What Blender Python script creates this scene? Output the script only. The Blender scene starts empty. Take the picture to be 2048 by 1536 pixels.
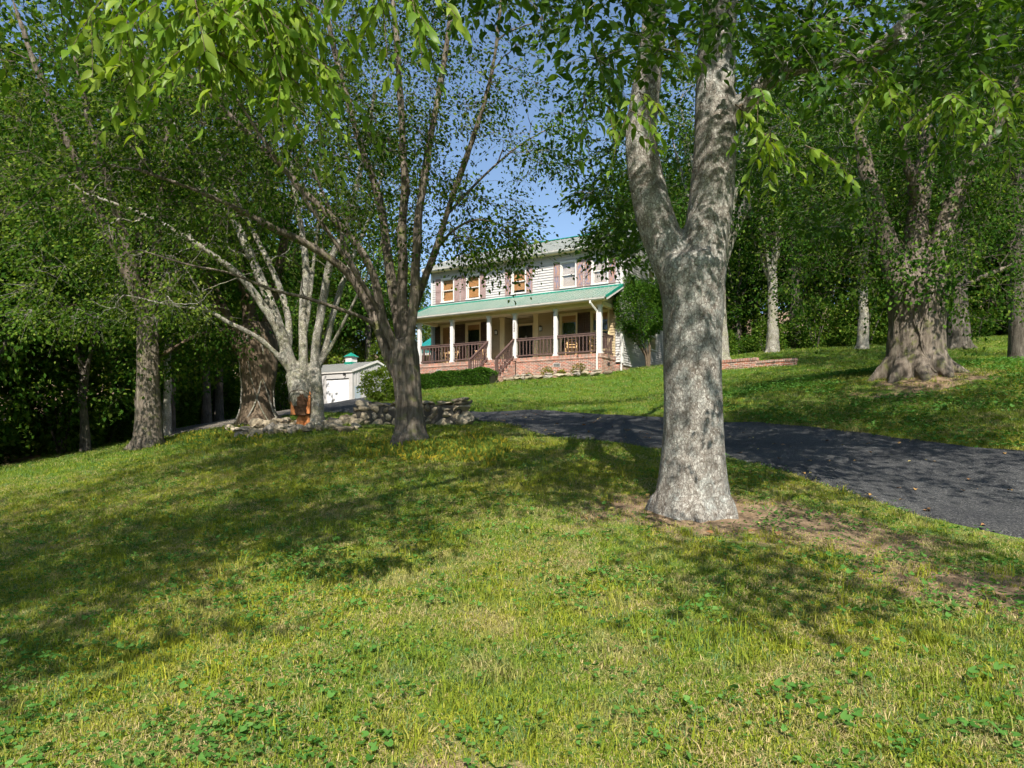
import bpy, bmesh, math, random
import numpy as np
from mathutils import Vector, Matrix

SC = bpy.context.scene
COL = SC.collection
R = math.radians

# ------------------------------------------------------------------ camera
F = 1365.0           # focal length in pixels of a 2048 px wide picture
HOR = 860.0          # horizon row of that picture
CZ = 1.62            # eye height above the grass at the camera
cam_d = bpy.data.cameras.new('camera')
cam_d.sensor_width = 36.0
cam_d.lens = F / 2048.0 * 36.0
cam_d.shift_y = (HOR - 768.0) / 2048.0
cam_d.clip_start = 0.05
cam_d.clip_end = 2000.0
cam = bpy.data.objects.new('camera', cam_d)
COL.objects.link(cam)
cam.location = (0, 0, CZ)
cam.rotation_euler = (R(90), 0, 0)
SC.camera = cam

# ------------------------------------------------------------------ sky and sun
SUN_DIR = Vector((0.02, -0.98, 0.98)).normalized()     # towards the sun
SUN_EL = math.asin(SUN_DIR.z)
world = bpy.data.worlds.new('World')
SC.world = world
world.use_nodes = True
wn = world.node_tree
wn.nodes.clear()
sky = wn.nodes.new('ShaderNodeTexSky')
sky.sky_type = 'NISHITA'
sky.sun_disc = False
sky.sun_elevation = SUN_EL
sky.sun_rotation = math.atan2(SUN_DIR.x, SUN_DIR.y)
sky.air_density = 1.0
sky.dust_density = 0.6
sky.ozone_density = 2.0
bg = wn.nodes.new('ShaderNodeBackground')
bg.inputs[1].default_value = 0.10
wo = wn.nodes.new('ShaderNodeOutputWorld')
wn.links.new(sky.outputs[0], bg.inputs[0])
wn.links.new(bg.outputs[0], wo.inputs[0])

sun_d = bpy.data.lights.new('sun', 'SUN')
sun_d.energy = 5.0
sun_d.angle = R(0.53)
sun_d.color = (1.0, 0.95, 0.86)
sun = bpy.data.objects.new('sun', sun_d)
COL.objects.link(sun)
sun.rotation_euler = SUN_DIR.to_track_quat('Z', 'Y').to_euler()
sun.location = (0, -5, 40)

vs = SC.view_settings
vs.view_transform = 'Standard'
vs.look = 'None'
vs.exposure = 0.85
vs.gamma = 1.0
vs.use_curve_mapping = False
SC.cycles.use_adaptive_sampling = True
SC.cycles.adaptive_threshold = 0.03
SC.cycles.adaptive_min_samples = 20
SC.cycles.use_denoising = True
SC.cycles.denoiser = 'OPENIMAGEDENOISE'
SC.cycles.denoising_input_passes = 'RGB_ALBEDO_NORMAL'
SC.cycles.max_bounces = 5
SC.cycles.diffuse_bounces = 2
SC.cycles.glossy_bounces = 3
SC.cycles.transmission_bounces = 3
SC.cycles.transparent_max_bounces = 5
SC.cycles.use_light_tree = False
SC.cycles.caustics_reflective = False
SC.cycles.caustics_refractive = False

# ------------------------------------------------------------------ helpers
def P(px, py, Y):
    """point seen at picture position (px, py), Y metres in front of the camera"""
    return np.array([(px - 1024.0) / F * Y, Y, CZ + (HOR - py) / F * Y])

def tag(o, label=None, cat=None, group=None, kind=None):
    if label: o['label'] = label
    if cat: o['category'] = cat
    if group: o['group'] = group
    if kind: o['kind'] = kind
    return o

def empty(name, loc=(0, 0, 0), rz=0.0, label=None, cat=None, group=None):
    o = bpy.data.objects.new(name, None)
    COL.objects.link(o)
    o.location = loc
    o.rotation_euler = (0, 0, rz)
    o.empty_display_size = 0.2
    return tag(o, label, cat, group)

def link(name, me, parent=None, loc=None):
    o = bpy.data.objects.new(name, me)
    COL.objects.link(o)
    if parent is not None: o.parent = parent
    if loc is not None: o.location = loc
    return o

def mesh_np(name, verts, faces, mat, smooth=False, attrs=None):
    """faces: (n,3) or (n,4) int array"""
    verts = np.asarray(verts, dtype=np.float32)
    faces = np.asarray(faces, dtype=np.int32)
    me = bpy.data.meshes.new(name)
    nf, k = faces.shape
    me.vertices.add(len(verts))
    me.vertices.foreach_set('co', verts.ravel())
    me.loops.add(nf * k)
    me.loops.foreach_set('vertex_index', faces.ravel())
    me.polygons.add(nf)
    me.polygons.foreach_set('loop_start', np.arange(0, nf * k, k, dtype=np.int32))
    me.polygons.foreach_set('loop_total', np.full(nf, k, dtype=np.int32))
    if smooth:
        me.polygons.foreach_set('use_smooth', np.ones(nf, dtype=bool))
    if attrs:
        for an, (dom, arr) in attrs.items():
            a = me.attributes.new(an, 'FLOAT', dom)
            a.data.foreach_set('value', np.asarray(arr, dtype=np.float32))
    me.update(calc_edges=True)
    if mat is not None: me.materials.append(mat)
    return me

class MB:
    """collects boxes, prisms and tubes into one mesh"""
    def __init__(s):
        s.v = []; s.f = []
    def add(s, vs, fs):
        n = len(s.v)
        s.v += [tuple(v) for v in vs]
        s.f += [tuple(i + n for i in f) for f in fs]
        return s
    def box(s, x0, x1, y0, y1, z0, z1):
        if x0 > x1: x0, x1 = x1, x0
        if y0 > y1: y0, y1 = y1, y0
        if z0 > z1: z0, z1 = z1, z0
        return s.add([(x0,y0,z0),(x1,y0,z0),(x1,y1,z0),(x0,y1,z0),(x0,y0,z1),(x1,y0,z1),(x1,y1,z1),(x0,y1,z1)],
                     [(0,3,2,1),(4,5,6,7),(0,1,5,4),(1,2,6,5),(2,3,7,6),(3,0,4,7)])
    def prism(s, poly, axis, a, b):
        """poly: 2-D outline, extruded along axis ('x','y','z') from a to b"""
        n = len(poly)
        def p3(u, w, t):
            return {'x': (t, u, w), 'y': (u, t, w), 'z': (u, w, t)}[axis]
        vs = [p3(u, w, a) for u, w in poly] + [p3(u, w, b) for u, w in poly]
        fs = [tuple(range(n - 1, -1, -1)), tuple(range(n, 2 * n))]
        fs += [(i, (i + 1) % n, n + (i + 1) % n, n + i) for i in range(n)]
        return s.add(vs, fs)
    def bar(s, p, q, w, h, up=(0, 0, 1)):
        """rectangular bar from p to q"""
        p = Vector(p); q = Vector(q)
        d = (q - p).normalized(); u = Vector(up)
        sd = d.cross(u).normalized(); u = sd.cross(d).normalized()
        vs = []
        for c in (p, q):
            for a, b in ((-1, -1), (1, -1), (1, 1), (-1, 1)):
                vs.append(c + sd * (a * w / 2) + u * (b * h / 2))
        return s.add(vs, [(0,1,2,3),(7,6,5,4),(0,4,5,1),(1,5,6,2),(2,6,7,3),(3,7,4,0)])
    def tube(s, pts, rad, n=8):
        pts = np.asarray(pts, float)
        rad = np.broadcast_to(np.asarray(rad, float), (len(pts),))
        v, f = tube_np(pts, rad, n)
        base = len(s.v)
        s.v += [tuple(a) for a in v]
        s.f += [tuple(int(i) + base for i in a) for a in f]
        s.f.append(tuple(range(base + n - 1, base - 1, -1)))
        m = base + (len(pts) - 1) * n
        s.f.append(tuple(range(m, m + n)))
        return s
    def lathe(s, prof, n=16, c=(0, 0, 0)):
        """prof: (r, z) pairs"""
        base = len(s.v)
        for r, z in prof:
            for k in range(n):
                a = 2 * math.pi * k / n
                s.v.append((c[0] + r * math.cos(a), c[1] + r * math.sin(a), c[2] + z))
        for i in range(len(prof) - 1):
            for k in range(n):
                s.f.append((base + i*n + k, base + i*n + (k+1) % n, base + (i+1)*n + (k+1) % n, base + (i+1)*n + k))
        return s
    def mesh(s, name, mat, smooth=False, bevel=0.0):
        me = bpy.data.meshes.new(name)
        me.from_pydata(s.v, [], s.f)
        me.update()
        bm = bmesh.new(); bm.from_mesh(me)
        bmesh.ops.recalc_face_normals(bm, faces=bm.faces)
        if bevel > 0:
            bmesh.ops.bevel(bm, geom=list(bm.edges), offset=bevel, segments=1, affect='EDGES', clamp_overlap=True)
        if smooth:
            for f in bm.faces: f.smooth = True
        bm.to_mesh(me); bm.free()
        if mat is not None: me.materials.append(mat)
        return me
    def build(s, name, mat, parent=None, smooth=False, bevel=0.0, loc=None):
        return link(name, s.mesh(name, mat, smooth, bevel), parent, loc)

def tube_np(pts, rad, n):
    """ring vertices and quads of a tube along a polyline"""
    m = len(pts)
    t = np.empty_like(pts)
    t[1:-1] = pts[2:] - pts[:-2]
    t[0] = pts[1] - pts[0]; t[-1] = pts[-1] - pts[-2]
    t /= np.linalg.norm(t, axis=1)[:, None] + 1e-9
    ref = np.array([0.31, 0.94, 0.12]) if abs(t[0, 1]) < 0.8 else np.array([0.95, 0.1, 0.3])
    a = np.cross(t, ref); a /= np.linalg.norm(a, axis=1)[:, None] + 1e-9
    b = np.cross(t, a)
    ang = np.arange(n) * (2 * math.pi / n)
    ring = a[:, None, :] * np.cos(ang)[None, :, None] + b[:, None, :] * np.sin(ang)[None, :, None]
    v = (pts[:, None, :] + ring * rad[:, None, None]).reshape(-1, 3)
    i = np.arange(m - 1)[:, None] * n
    k = np.arange(n)[None, :]; k2 = (k + 1) % n
    f = np.stack([i + k, i + k2, i + n + k2, i + n + k], axis=-1).reshape(-1, 4)
    return v, f

# ------------------------------------------------------------------ materials
def new_mat(name):
    m = bpy.data.materials.new(name)
    m.use_nodes = True
    nt = m.node_tree
    nt.nodes.clear()
    out = nt.nodes.new('ShaderNodeOutputMaterial')
    bs = nt.nodes.new('ShaderNodeBsdfPrincipled')
    nt.links.new(bs.outputs[0], out.inputs[0])
    return m, nt, bs, out

def N(nt, typ, **kw):
    n = nt.nodes.new(typ)
    for k, v in kw.items():
        if k.startswith('i_'):
            key = k[2:]
            key = int(key) if key.isdigit() else key.replace('_', ' ')
            n.inputs[key].default_value = v
        else:
            setattr(n, k, v)
    return n

def ramp(nt, fac, stops, interp='LINEAR'):
    r = nt.nodes.new('ShaderNodeValToRGB')
    r.color_ramp.interpolation = interp
    els = r.color_ramp.elements
    while len(els) < len(stops): els.new(0.5)
    for e, (p, c) in zip(els, stops):
        e.position = p
        e.color = (c[0], c[1], c[2], 1.0)
    nt.links.new(fac, r.inputs[0])
    return r.outputs[0]

def mixc(nt, fac, a, b, mode='MIX'):
    m = nt.nodes.new('ShaderNodeMix')
    m.data_type = 'RGBA'; m.blend_type = mode
    for sock, val in ((m.inputs[0], fac), (m.inputs[6], a), (m.inputs[7], b)):
        if isinstance(val, (int, float)): sock.default_value = val
        elif isinstance(val, tuple): sock.default_value = (val[0], val[1], val[2], 1.0)
        else: nt.links.new(val, sock)
    return m.outputs[2]

def math_n(nt, op, a, b=None, c=None):
    m = nt.nodes.new('ShaderNodeMath'); m.operation = op
    for k, v in enumerate((a, b, c)):
        if v is None: continue
        if isinstance(v, (int, float)): m.inputs[k].default_value = v
        else: nt.links.new(v, m.inputs[k])
    return m.outputs[0]

def coords(nt, kind='Object', scale=(1, 1, 1)):
    tc = nt.nodes.new('ShaderNodeTexCoord')
    mp = nt.nodes.new('ShaderNodeMapping')
    mp.inputs['Scale'].default_value = scale
    nt.links.new(tc.outputs[kind], mp.inputs[0])
    return mp.outputs[0]

def wpos(nt, scale=(1, 1, 1)):
    g = nt.nodes.new('ShaderNodeNewGeometry')
    mp = nt.nodes.new('ShaderNodeMapping')
    mp.inputs['Scale'].default_value = scale
    nt.links.new(g.outputs['Position'], mp.inputs[0])
    return mp.outputs[0]

def noise(nt, vec, scale, detail=4.0, rough=0.55, dist=0.0):
    n = nt.nodes.new('ShaderNodeTexNoise')
    n.inputs['Scale'].default_value = scale
    n.inputs['Detail'].default_value = detail
    n.inputs['Roughness'].default_value = rough
    n.inputs['Distortion'].default_value = dist
    nt.links.new(vec, n.inputs['Vector'])
    return n.outputs[0]

def bump(nt, bs, h, strength=0.4, dist=0.02):
    b = nt.nodes.new('ShaderNodeBump')
    b.inputs['Strength'].default_value = strength
    b.inputs['Distance'].default_value = dist
    nt.links.new(h, b.inputs['Height'])
    nt.links.new(b.outputs[0], bs.inputs['Normal'])

def plain(name, c1, c2=None, scale=3.0, rough=0.6, spec=0.3, bmp=0.0, bscale=40.0, metal=0.0, stretch=(1, 1, 1)):
    """paint, wood, metal: base colour with uneven wear"""
    m, nt, bs, out = new_mat(name)
    v = coords(nt, 'Object', stretch)
    c2 = c2 or tuple(x * 0.82 for x in c1)
    nz = noise(nt, v, scale, 6.0, 0.62)
    col = ramp(nt, nz, [(0.32, c2), (0.66, c1)])
    nt.links.new(col, bs.inputs['Base Color'])
    bs.inputs['Roughness'].default_value = rough
    bs.inputs['Specular IOR Level'].default_value = spec
    bs.inputs['Metallic'].default_value = metal
    if bmp > 0:
        bump(nt, bs, noise(nt, v, bscale, 3.0), bmp, 0.01)
    return m
# ------------------------------------------------------------------ terrain
CTRL = [  # X, Y, height
    (0,0,0),(0,-10,-.7),(-12,-10,-1.8),(12,-10,.3),(-6,0,-.55),(6,0,.45),(3,3,.36),(-3,4,.02),(0,4,.28),
]
def ctl(px, py, Y): CTRL.append(tuple(P(px, py, Y)))
for c in [(1385,1022,7.2),(822,887,13),(605,852,18),(515,842,21),(297,893,24),(333,872,31),(0,938,22),
          (950,842,17.5),(935,826,20.5),(820,852,17),(1080,871,13.5),(1050,821,19),(1450,846,14.6),(1480,921,10.2),
          (2048,1080,6.8),(2048,903,9.8),(1750,870,12.2),(1700,986,8.3),(1835,752,15),(2048,722,24),
          (1545,705,36),(1725,697,42),(1440,717,33),(1440,742,29.5),(1590,728,27.5),
          (1205,746,33.4),(844,779,38.8),(1000,764,35.6),(1200,800,25),(1000,806,23.5),(705,814,52),(450,827,58),(400,850,38),(640,846,19),
          (560,880,15),(250,960,14),(150,1100,8.5)]:
    ctl(*c)
CTRL += [(9.7,41.6,CZ+3.2),(-1,47,CZ+2.9),(-12,75,CZ+4.2),(0,85,CZ+7),(25,75,CZ+10),(45,55,CZ+8),(50,25,CZ+6.5),(30,10,CZ+2.2),(18,0,1.6),
         (-30,22,CZ-3.2),(-32,45,CZ-1.4),(-50,70,CZ+1),(-50,20,CZ-5),(-40,-10,-6),(40,-10,3.5),(-22,12,CZ-3.4)]
_C = np.array(CTRL, float)
def _phi(d2): return 0.5 * d2 * np.log(d2 + 1e-9)
def _tps():
    n = len(_C)
    d2 = ((_C[:, None, :2] - _C[None, :, :2]) ** 2).sum(-1)
    A = np.zeros((n + 3, n + 3))
    A[:n, :n] = _phi(d2) + np.eye(n) * 1.5
    A[:n, n] = 1; A[:n, n+1:] = _C[:, :2]
    A[n, :n] = 1; A[n+1:, :n] = _C[:, :2].T
    b = np.zeros(n + 3); b[:n] = _C[:, 2]
    return np.linalg.solve(A, b)
_W = _tps()
def gz(X, Y):
    """height of the ground"""
    X = np.clip(np.asarray(X, float), -52, 52); Y = np.clip(np.asarray(Y, float), -14, 86)
    sh = np.broadcast(X, Y).shape
    x = np.broadcast_to(X, sh).ravel(); y = np.broadcast_to(Y, sh).ravel()
    out = np.empty(len(x))
    for s in range(0, len(x), 20000):
        xs, ys = x[s:s+20000], y[s:s+20000]
        d2 = (xs[:, None] - _C[None, :, 0]) ** 2 + (ys[:, None] - _C[None, :, 1]) ** 2
        out[s:s+20000] = _phi(d2) @ _W[:len(_C)] + _W[-3] + _W[-2] * xs + _W[-1] * ys
    # small swells of the lawn
    out += 0.025 * np.sin(x * 1.7 + 0.6 * y) * np.cos(y * 1.3 - 0.4 * x) + 0.012 * np.sin(x * 4.1) * np.sin(y * 3.7)
    return out.reshape(sh) if sh else float(out[0])

def G(px, py):
    """where the sight line through (px, py) meets the ground"""
    Y = np.concatenate([np.arange(1.5, 30, 0.02), np.arange(30, 90, 0.1)])
    X = (px - 1024.0) / F * Y
    Z = CZ + (HOR - py) / F * Y
    g = gz(X, Y)
    k = np.argmax(Z <= g)
    return np.array([X[k], Y[k], g[k]])

def spread(a, b, n, p):
    t = np.linspace(0, 1, n)
    return a + (b - a) * t ** p
gx = np.concatenate([-spread(14, 190, 46, 1.9)[::-1], np.linspace(-14, 14, 141)[1:-1], spread(14, 190, 46, 1.9)])
gy = np.concatenate([-spread(0, 60, 26, 1.6)[::-1], np.linspace(0, 22, 120)[1:-1], spread(22, 230, 90, 1.9)])
GX, GY = np.meshgrid(gx, gy)
GZ = gz(GX, GY) + .20 * np.maximum(0, -GX - 44) + .16 * np.maximum(0, GY - 92) + .12 * np.maximum(0, GX - 55)
nx, ny = len(gx), len(gy)
ii = np.arange(ny - 1)[:, None] * nx + np.arange(nx - 1)[None, :]
gf = np.stack([ii, ii + 1, ii + nx + 1, ii + nx], -1).reshape(-1, 4)

T1 = G(1385, 1020)
def lawn_mat():
    m, nt, bs, out = new_mat('lawn_soil')
    w = wpos(nt)
    big = noise(nt, w, 0.35, 5, 0.6)
    mid = noise(nt, w, 2.2, 5, 0.65)
    fine = noise(nt, w, 38.0, 4, 0.7)
    green = ramp(nt, fine, [(0.3, (0.045, 0.085, 0.014)), (0.55, (0.12, 0.185, 0.028)), (0.75, (0.26, 0.28, 0.06))])
    straw = ramp(nt, fine, [(0.3, (0.13, 0.10, 0.045)), (0.7, (0.36, 0.29, 0.15))])
    g2 = mixc(nt, ramp(nt, mid, [(0.5, (0, 0, 0)), (0.68, (0.75, 0.75, 0.75))]), green, straw)
    sy = N(nt, 'ShaderNodeSeparateXYZ')
    nt.links.new(w, sy.inputs[0])
    lush = ramp(nt, fine, [(0.3, (0.038, 0.085, 0.011)), (0.55, (0.085, 0.155, 0.018)), (0.75, (0.16, 0.22, 0.035))])
    fr_ = N(nt, 'ShaderNodeMapRange', i_1=11.0, i_2=18.0)
    nt.links.new(sy.outputs[1], fr_.inputs[0])
    g2 = mixc(nt, fr_.outputs[0], g2, lush)
    soil = ramp(nt, noise(nt, w, 9, 6, 0.7), [(0.3, (0.13, 0.085, 0.05)), (0.7, (0.34, 0.24, 0.15))])
    at = N(nt, 'ShaderNodeAttribute', attribute_name='dirt')
    dm = math_n(nt, 'ADD', at.outputs['Fac'], math_n(nt, 'MULTIPLY', math_n(nt, 'SUBTRACT', mid, 0.5), 1.6))
    dirt = ramp(nt, dm, [(0.42, (0, 0, 0)), (0.62, (1, 1, 1))])
    nt.links.new(mixc(nt, dirt, g2, soil), bs.inputs['Base Color'])
    bs.inputs['Roughness'].default_value = 0.95
    bs.inputs['Specular IOR Level'].default_value = 0.1
    bump(nt, bs, noise(nt, w, 26, 5, 0.7), 0.9, 0.03)
    return m

def dirt_amount(X, Y):
    """worn soil round trunks and along the drive"""
    d = 1.0 * np.exp(-(((X - T1[0] + .1) / 1.35) ** 2 + ((Y - T1[1]) / 0.9) ** 2))
    d += 0.72 * np.exp(-(((X - 3.2) / 1.2) ** 2 + ((Y - 6.6) / 1.1) ** 2))
    d += 0.85 * np.exp(-(((X - 3.6) / 1.2) ** 2 + ((Y - 4.9) / 0.8) ** 2))
    d += 0.8 * np.exp(-(((X + 1.7) / 1.3) ** 2 + ((Y - 13.0) / 1.0) ** 2))
    d += 0.8 * np.exp(-(((X - 8.9) / 1.9) ** 2 + ((Y - 14.6) / 1.3) ** 2))
    d += 0.9 * np.exp(-(((X + 6.3) / 2.2) ** 2 + ((Y - 19.0) / 1.8) ** 2))
    d += 0.62 * np.exp(-(((X + 0.3) / 0.8) ** 2 + ((Y - 2.75) / 0.3) ** 2)) + 0.5 * np.exp(-(((X + 6.2) / 1.2) ** 2 + ((Y - 9.0) / 1.0) ** 2))
    forest = np.clip((np.maximum(-17.5 - X, 0) * 0.6) + np.clip(Y - 62, 0, 10) * 0.3, 0, 1)
    return np.clip(d + forest, 0, 1)

gme = mesh_np('lawn', np.stack([GX, GY, GZ], -1).reshape(-1, 3), gf, lawn_mat(), True,
              {'dirt': ('POINT', dirt_amount(GX, GY).ravel())})
lawn = tag(link('lawn', gme), 'sloping sunlit lawn rising to the house', 'lawn', kind='structure')

# ------------------------------------------------------------------ asphalt drive
def asphalt_mat(name, c1, c2, grain):
    m, nt, bs, out = new_mat(name)
    w = wpos(nt)
    ag = N(nt, 'ShaderNodeTexVoronoi', i_Scale=grain)
    nt.links.new(w, ag.inputs['Vector'])
    peb = ramp(nt, ag.outputs['Color'], [(0.2, c1), (0.75, c2), (0.95, tuple(min(1, x * 2.0) for x in c2))])
    stain = ramp(nt, noise(nt, w, 0.9, 6, 0.65), [(0.35, (0.62, 0.62, 0.62)), (0.7, (1.1, 1.08, 1.02))])
    nt.links.new(mixc(nt, 1.0, peb, stain, 'MULTIPLY'), bs.inputs['Base Color'])
    bs.inputs['Roughness'].default_value = 0.85
    bs.inputs['Specular IOR Level'].default_value = 0.25
    bump(nt, bs, ag.outputs['Distance'], 0.55, 0.012)
    return m
M_ASPH = asphalt_mat('asphalt', (0.028, 0.030, 0.034), (0.085, 0.085, 0.085), 75)
M_GRAV = asphalt_mat('pale_gravel', (0.10, 0.09, 0.075), (0.24, 0.21, 0.17), 45)

def catmull(pts, n):
    pts = np.asarray(pts, float)
    q = np.vstack([2 * pts[0] - pts[1], pts, 2 * pts[-1] - pts[-2]])
    out = []
    for i in range(1, len(q) - 2):
        t = np.linspace(0, 1, n, endpoint=False)[:, None]
        p0, p1, p2, p3 = q[i-1], q[i], q[i+1], q[i+2]
        out.append(0.5 * ((2*p1) + (-p0+p2)*t + (2*p0-5*p1+4*p2-p3)*t*t + (-p0+3*p1-3*p2+p3)*t**3))
    out.append(q[-2][None])
    return np.vstack(out)

def strip(name, left, right, mat, lift, n=14, m=11, jag=0.06, seed=3):
    """a paved strip draped on the ground between two edge lines (X, Y)"""
    rng = np.random.default_rng(seed)
    L = catmull(left, n); Rr = catmull(right, n)
    k = len(L)
    def wob(k):
        w = rng.normal(0, 1, k)
        return np.convolve(w, [0.25, 0.5, 0.25], 'same') * jag
    d = Rr - L; d /= np.linalg.norm(d, axis=1)[:, None]
    L = L - d * wob(k)[:, None]; Rr = Rr + d * wob(k)[:, None]
    s = np.concatenate([[0, .015], np.linspace(.1, .9, m - 4), [.985, 1]])[None, :, None]
    pts = L[:, None, :] * (1 - s) + Rr[:, None, :] * s
    z = gz(pts[..., 0], pts[..., 1]) + lift
    z[:, 0] -= lift + 0.05; z[:, -1] -= lift + 0.05
    v = np.dstack([pts, z]).reshape(-1, 3)
    i = np.arange(k - 1)[:, None] * m + np.arange(m - 1)[None, :]
    f = np.stack([i, i + 1, i + m + 1, i + m], -1).reshape(-1, 4)
    return link(name, mesh_np(name, v, f, mat, True))

DR_FAR = [(10.4, 5.2)] + [tuple(G(x, y)[:2]) for x, y in ((2048, 903), (1750, 870), (1450, 846), (1230, 831), (1050, 821), (935, 823))] + [(-4.2, 25.5), (-6.4, 31), (-8.0, 39), (-9.2, 50)]
DR_NEAR = [(6.9, 3.2)] + [tuple(G(x, y)[:2]) for x, y in ((2040, 1082), (1700, 987), (1480, 922), (1250, 889), (1080, 869), (955, 842))] + [(-6.6, 23.2), (-11.8, 29), (-16.5, 38), (-19, 50)]
drive = tag(strip('driveway', DR_NEAR, DR_FAR, M_ASPH, 0.028), 'dark asphalt drive curving up to the garage', 'driveway', kind='structure')
yard = tag(strip('gravel_yard', [(-15.6, 28.5), (-20, 36), (-25, 46), (-29, 56)], [(-10.2, 28.5), (-11.2, 36), (-11, 46), (-10, 54)], M_GRAV, 0.05, seed=8),
           'pale gravel yard in front of the metal garage', 'yard', kind='structure')
# ------------------------------------------------------------------ house materials
M_WHITE = plain('white_trim_paint', (0.70, 0.67, 0.63), (0.60, 0.57, 0.53), 2.0, 0.5)
M_CREAM = plain('cream_trim_paint', (0.74, 0.60, 0.35), (0.66, 0.53, 0.30), 2.0, 0.5)  # cream paint, yellowed further for the warm bounce under the porch
M_SIDING = plain('pale_lap_siding', (0.50, 0.475, 0.455), (0.44, 0.415, 0.395), 1.3, 0.6)
M_SIDING2 = plain('bounce_warmed_siding', (0.45, 0.35, 0.21), (0.39, 0.30, 0.175), 1.3, 0.6)  # siding with the porch's warm bounced light put into its colour
M_BROWN = plain('brown_rail_paint', (0.13, 0.082, 0.07), (0.095, 0.06, 0.052), 5.0, 0.5)
M_DKBROWN = plain('dark_brown_shutter', (0.075, 0.045, 0.03), (0.05, 0.03, 0.02), 5.0, 0.55)
M_SHUT = plain('faded_mauve_shutter', (0.34, 0.235, 0.215), (0.25, 0.17, 0.155), 4.0, 0.6)
M_TEAL = plain('teal_metal_trim', (0.018, 0.27, 0.19), (0.012, 0.21, 0.15), 3.0, 0.35, 0.5)
M_GUTTER = plain('grey_white_gutter', (0.66, 0.62, 0.57), (0.52, 0.49, 0.45), 2.0, 0.45)
M_DOOR = plain('black_door', (0.014, 0.013, 0.012), (0.010, 0.010, 0.009), 3.0, 0.35, 0.5)
M_BLIND = plain('tan_roller_shade', (0.40, 0.20, 0.075), (0.34, 0.165, 0.06), 2.0, 0.8)
M_BLINDW = plain('pale_slatted_shade', (0.50, 0.43, 0.38), (0.44, 0.38, 0.33), 2.0, 0.8)
M_DARKROOM = plain('dim_interior', (0.03, 0.026, 0.022), None, 2.0, 0.9)
M_IRON = plain('black_iron', (0.02, 0.02, 0.02), None, 6.0, 0.4, 0.5)
M_FROST = plain('frosted_glass_shade', (0.75, 0.70, 0.58), None, 6.0, 0.25, 0.5)
M_LOG = plain('peeled_log_wood', (0.62, 0.42, 0.22), (0.42, 0.25, 0.11), 7.0, 0.6, 0.2, 0.2, 30)
M_CONC = plain('pale_concrete', (0.45, 0.42, 0.38), (0.35, 0.33, 0.30), 3.0, 0.9, 0.2, 0.3, 60)
M_BRASS = plain('brass', (0.6, 0.42, 0.15), None, 6.0, 0.3, 0.5, metal=1.0)

def panel_mat():
    m, nt, bs, out = new_mat('blotchy_shutter_panel')
    v = coords(nt, 'Object', (1.4, 1.0, 1.0))
    w = noise(nt, coords(nt, 'Object', (6, 6, 1.2)), 1.6, 5, 0.6, 1.5)
    c = ramp(nt, w, [(0.40, (0.20, 0.17, 0.20)), (0.48, (0.16, 0.19, 0.29)), (0.53, (0.46, 0.23, 0.115)), (0.66, (0.36, 0.235, 0.20))])  # bands of grey, blue-grey, orange and mauve
    nt.links.new(c, bs.inputs['Base Color'])
    bs.inputs['Roughness'].default_value = 0.6
    return m
M_PANEL = panel_mat()

def roof_mat(name, c1, c2):
    m, nt, bs, out = new_mat(name)
    v = coords(nt, 'Object', (3.0, 0.5, 0.5))
    n1 = noise(nt, v, 1.2, 6, 0.6)
    n2 = noise(nt, coords(nt, 'Object', (12, 1, 1)), 2.0, 3, 0.5)
    c = mixc(nt, 0.35, ramp(nt, n1, [(0.3, c2), (0.7, c1)]), ramp(nt, n2, [(0.3, c2), (0.7, c1)]))
    nt.links.new(c, bs.inputs['Base Color'])
    bs.inputs['Roughness'].default_value = 0.38
    bs.inputs['Specular IOR Level'].default_value = 0.6
    return m
M_ROOF = roof_mat('weathered_green_metal', (0.235, 0.27, 0.22), (0.13, 0.225, 0.18))
M_ROOF2 = roof_mat('weathered_grey_metal', (0.28, 0.28, 0.245), (0.22, 0.24, 0.205))
M_GREYROOF = roof_mat('grey_metal_roof', (0.24, 0.24, 0.22), (0.17, 0.17, 0.16))
M_TEALROOF = roof_mat('teal_metal_roof', (0.02, 0.24, 0.22), (0.012, 0.17, 0.17))

def brick_mat(name='brickwork', soldier=False, sx=1.0):
    m, nt, bs, out = new_mat(name)
    tc = nt.nodes.new('ShaderNodeTexCoord')
    sp = nt.nodes.new('ShaderNodeSeparateXYZ')
    nt.links.new(tc.outputs['Object'], sp.inputs[0])
    u = math_n(nt, 'ADD', sp.outputs[0], sp.outputs[1])
    cb = nt.nodes.new('ShaderNodeCombineXYZ')
    nt.links.new(u, cb.inputs[0]); nt.links.new(sp.outputs[2], cb.inputs[1])
    b = N(nt, 'ShaderNodeTexBrick')
    nt.links.new(cb.outputs[0], b.inputs['Vector'])
    b.inputs['Color1'].default_value = (0.40, 0.135, 0.085, 1)
    b.inputs['Color2'].default_value = (0.17, 0.145, 0.135, 1)
    b.inputs['Mortar'].default_value = (0.52, 0.46, 0.40, 1)
    b.inputs['Scale'].default_value = 1.0
    b.inputs['Mortar Size'].default_value = 0.012
    b.inputs['Mortar Smooth'].default_value = 0.2
    b.inputs['Bias'].default_value = 0.0
    b.inputs['Brick Width'].default_value = 0.075 if soldier else 0.215
    b.inputs['Row Height'].default_value = 0.215 if soldier else 0.075
    if soldier: b.offset = 0.0
    tone = ramp(nt, noise(nt, cb.outputs[0], 3.2, 4, 0.6), [(0.3, (0.8, 0.72, 0.68)), (0.7, (1.35, 1.2, 1.1))])
    nt.links.new(mixc(nt, 1.0, b.outputs['Color'], tone, 'MULTIPLY'), bs.inputs['Base Color'])
    bs.inputs['Roughness'].default_value = 0.88
    bs.inputs['Specular IOR Level'].default_value = 0.2
    inv = math_n(nt, 'SUBTRACT', 1.0, b.outputs['Fac'])
    bump(nt, bs, inv, 0.8, 0.012)
    return m
M_BRICK = brick_mat()
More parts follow.
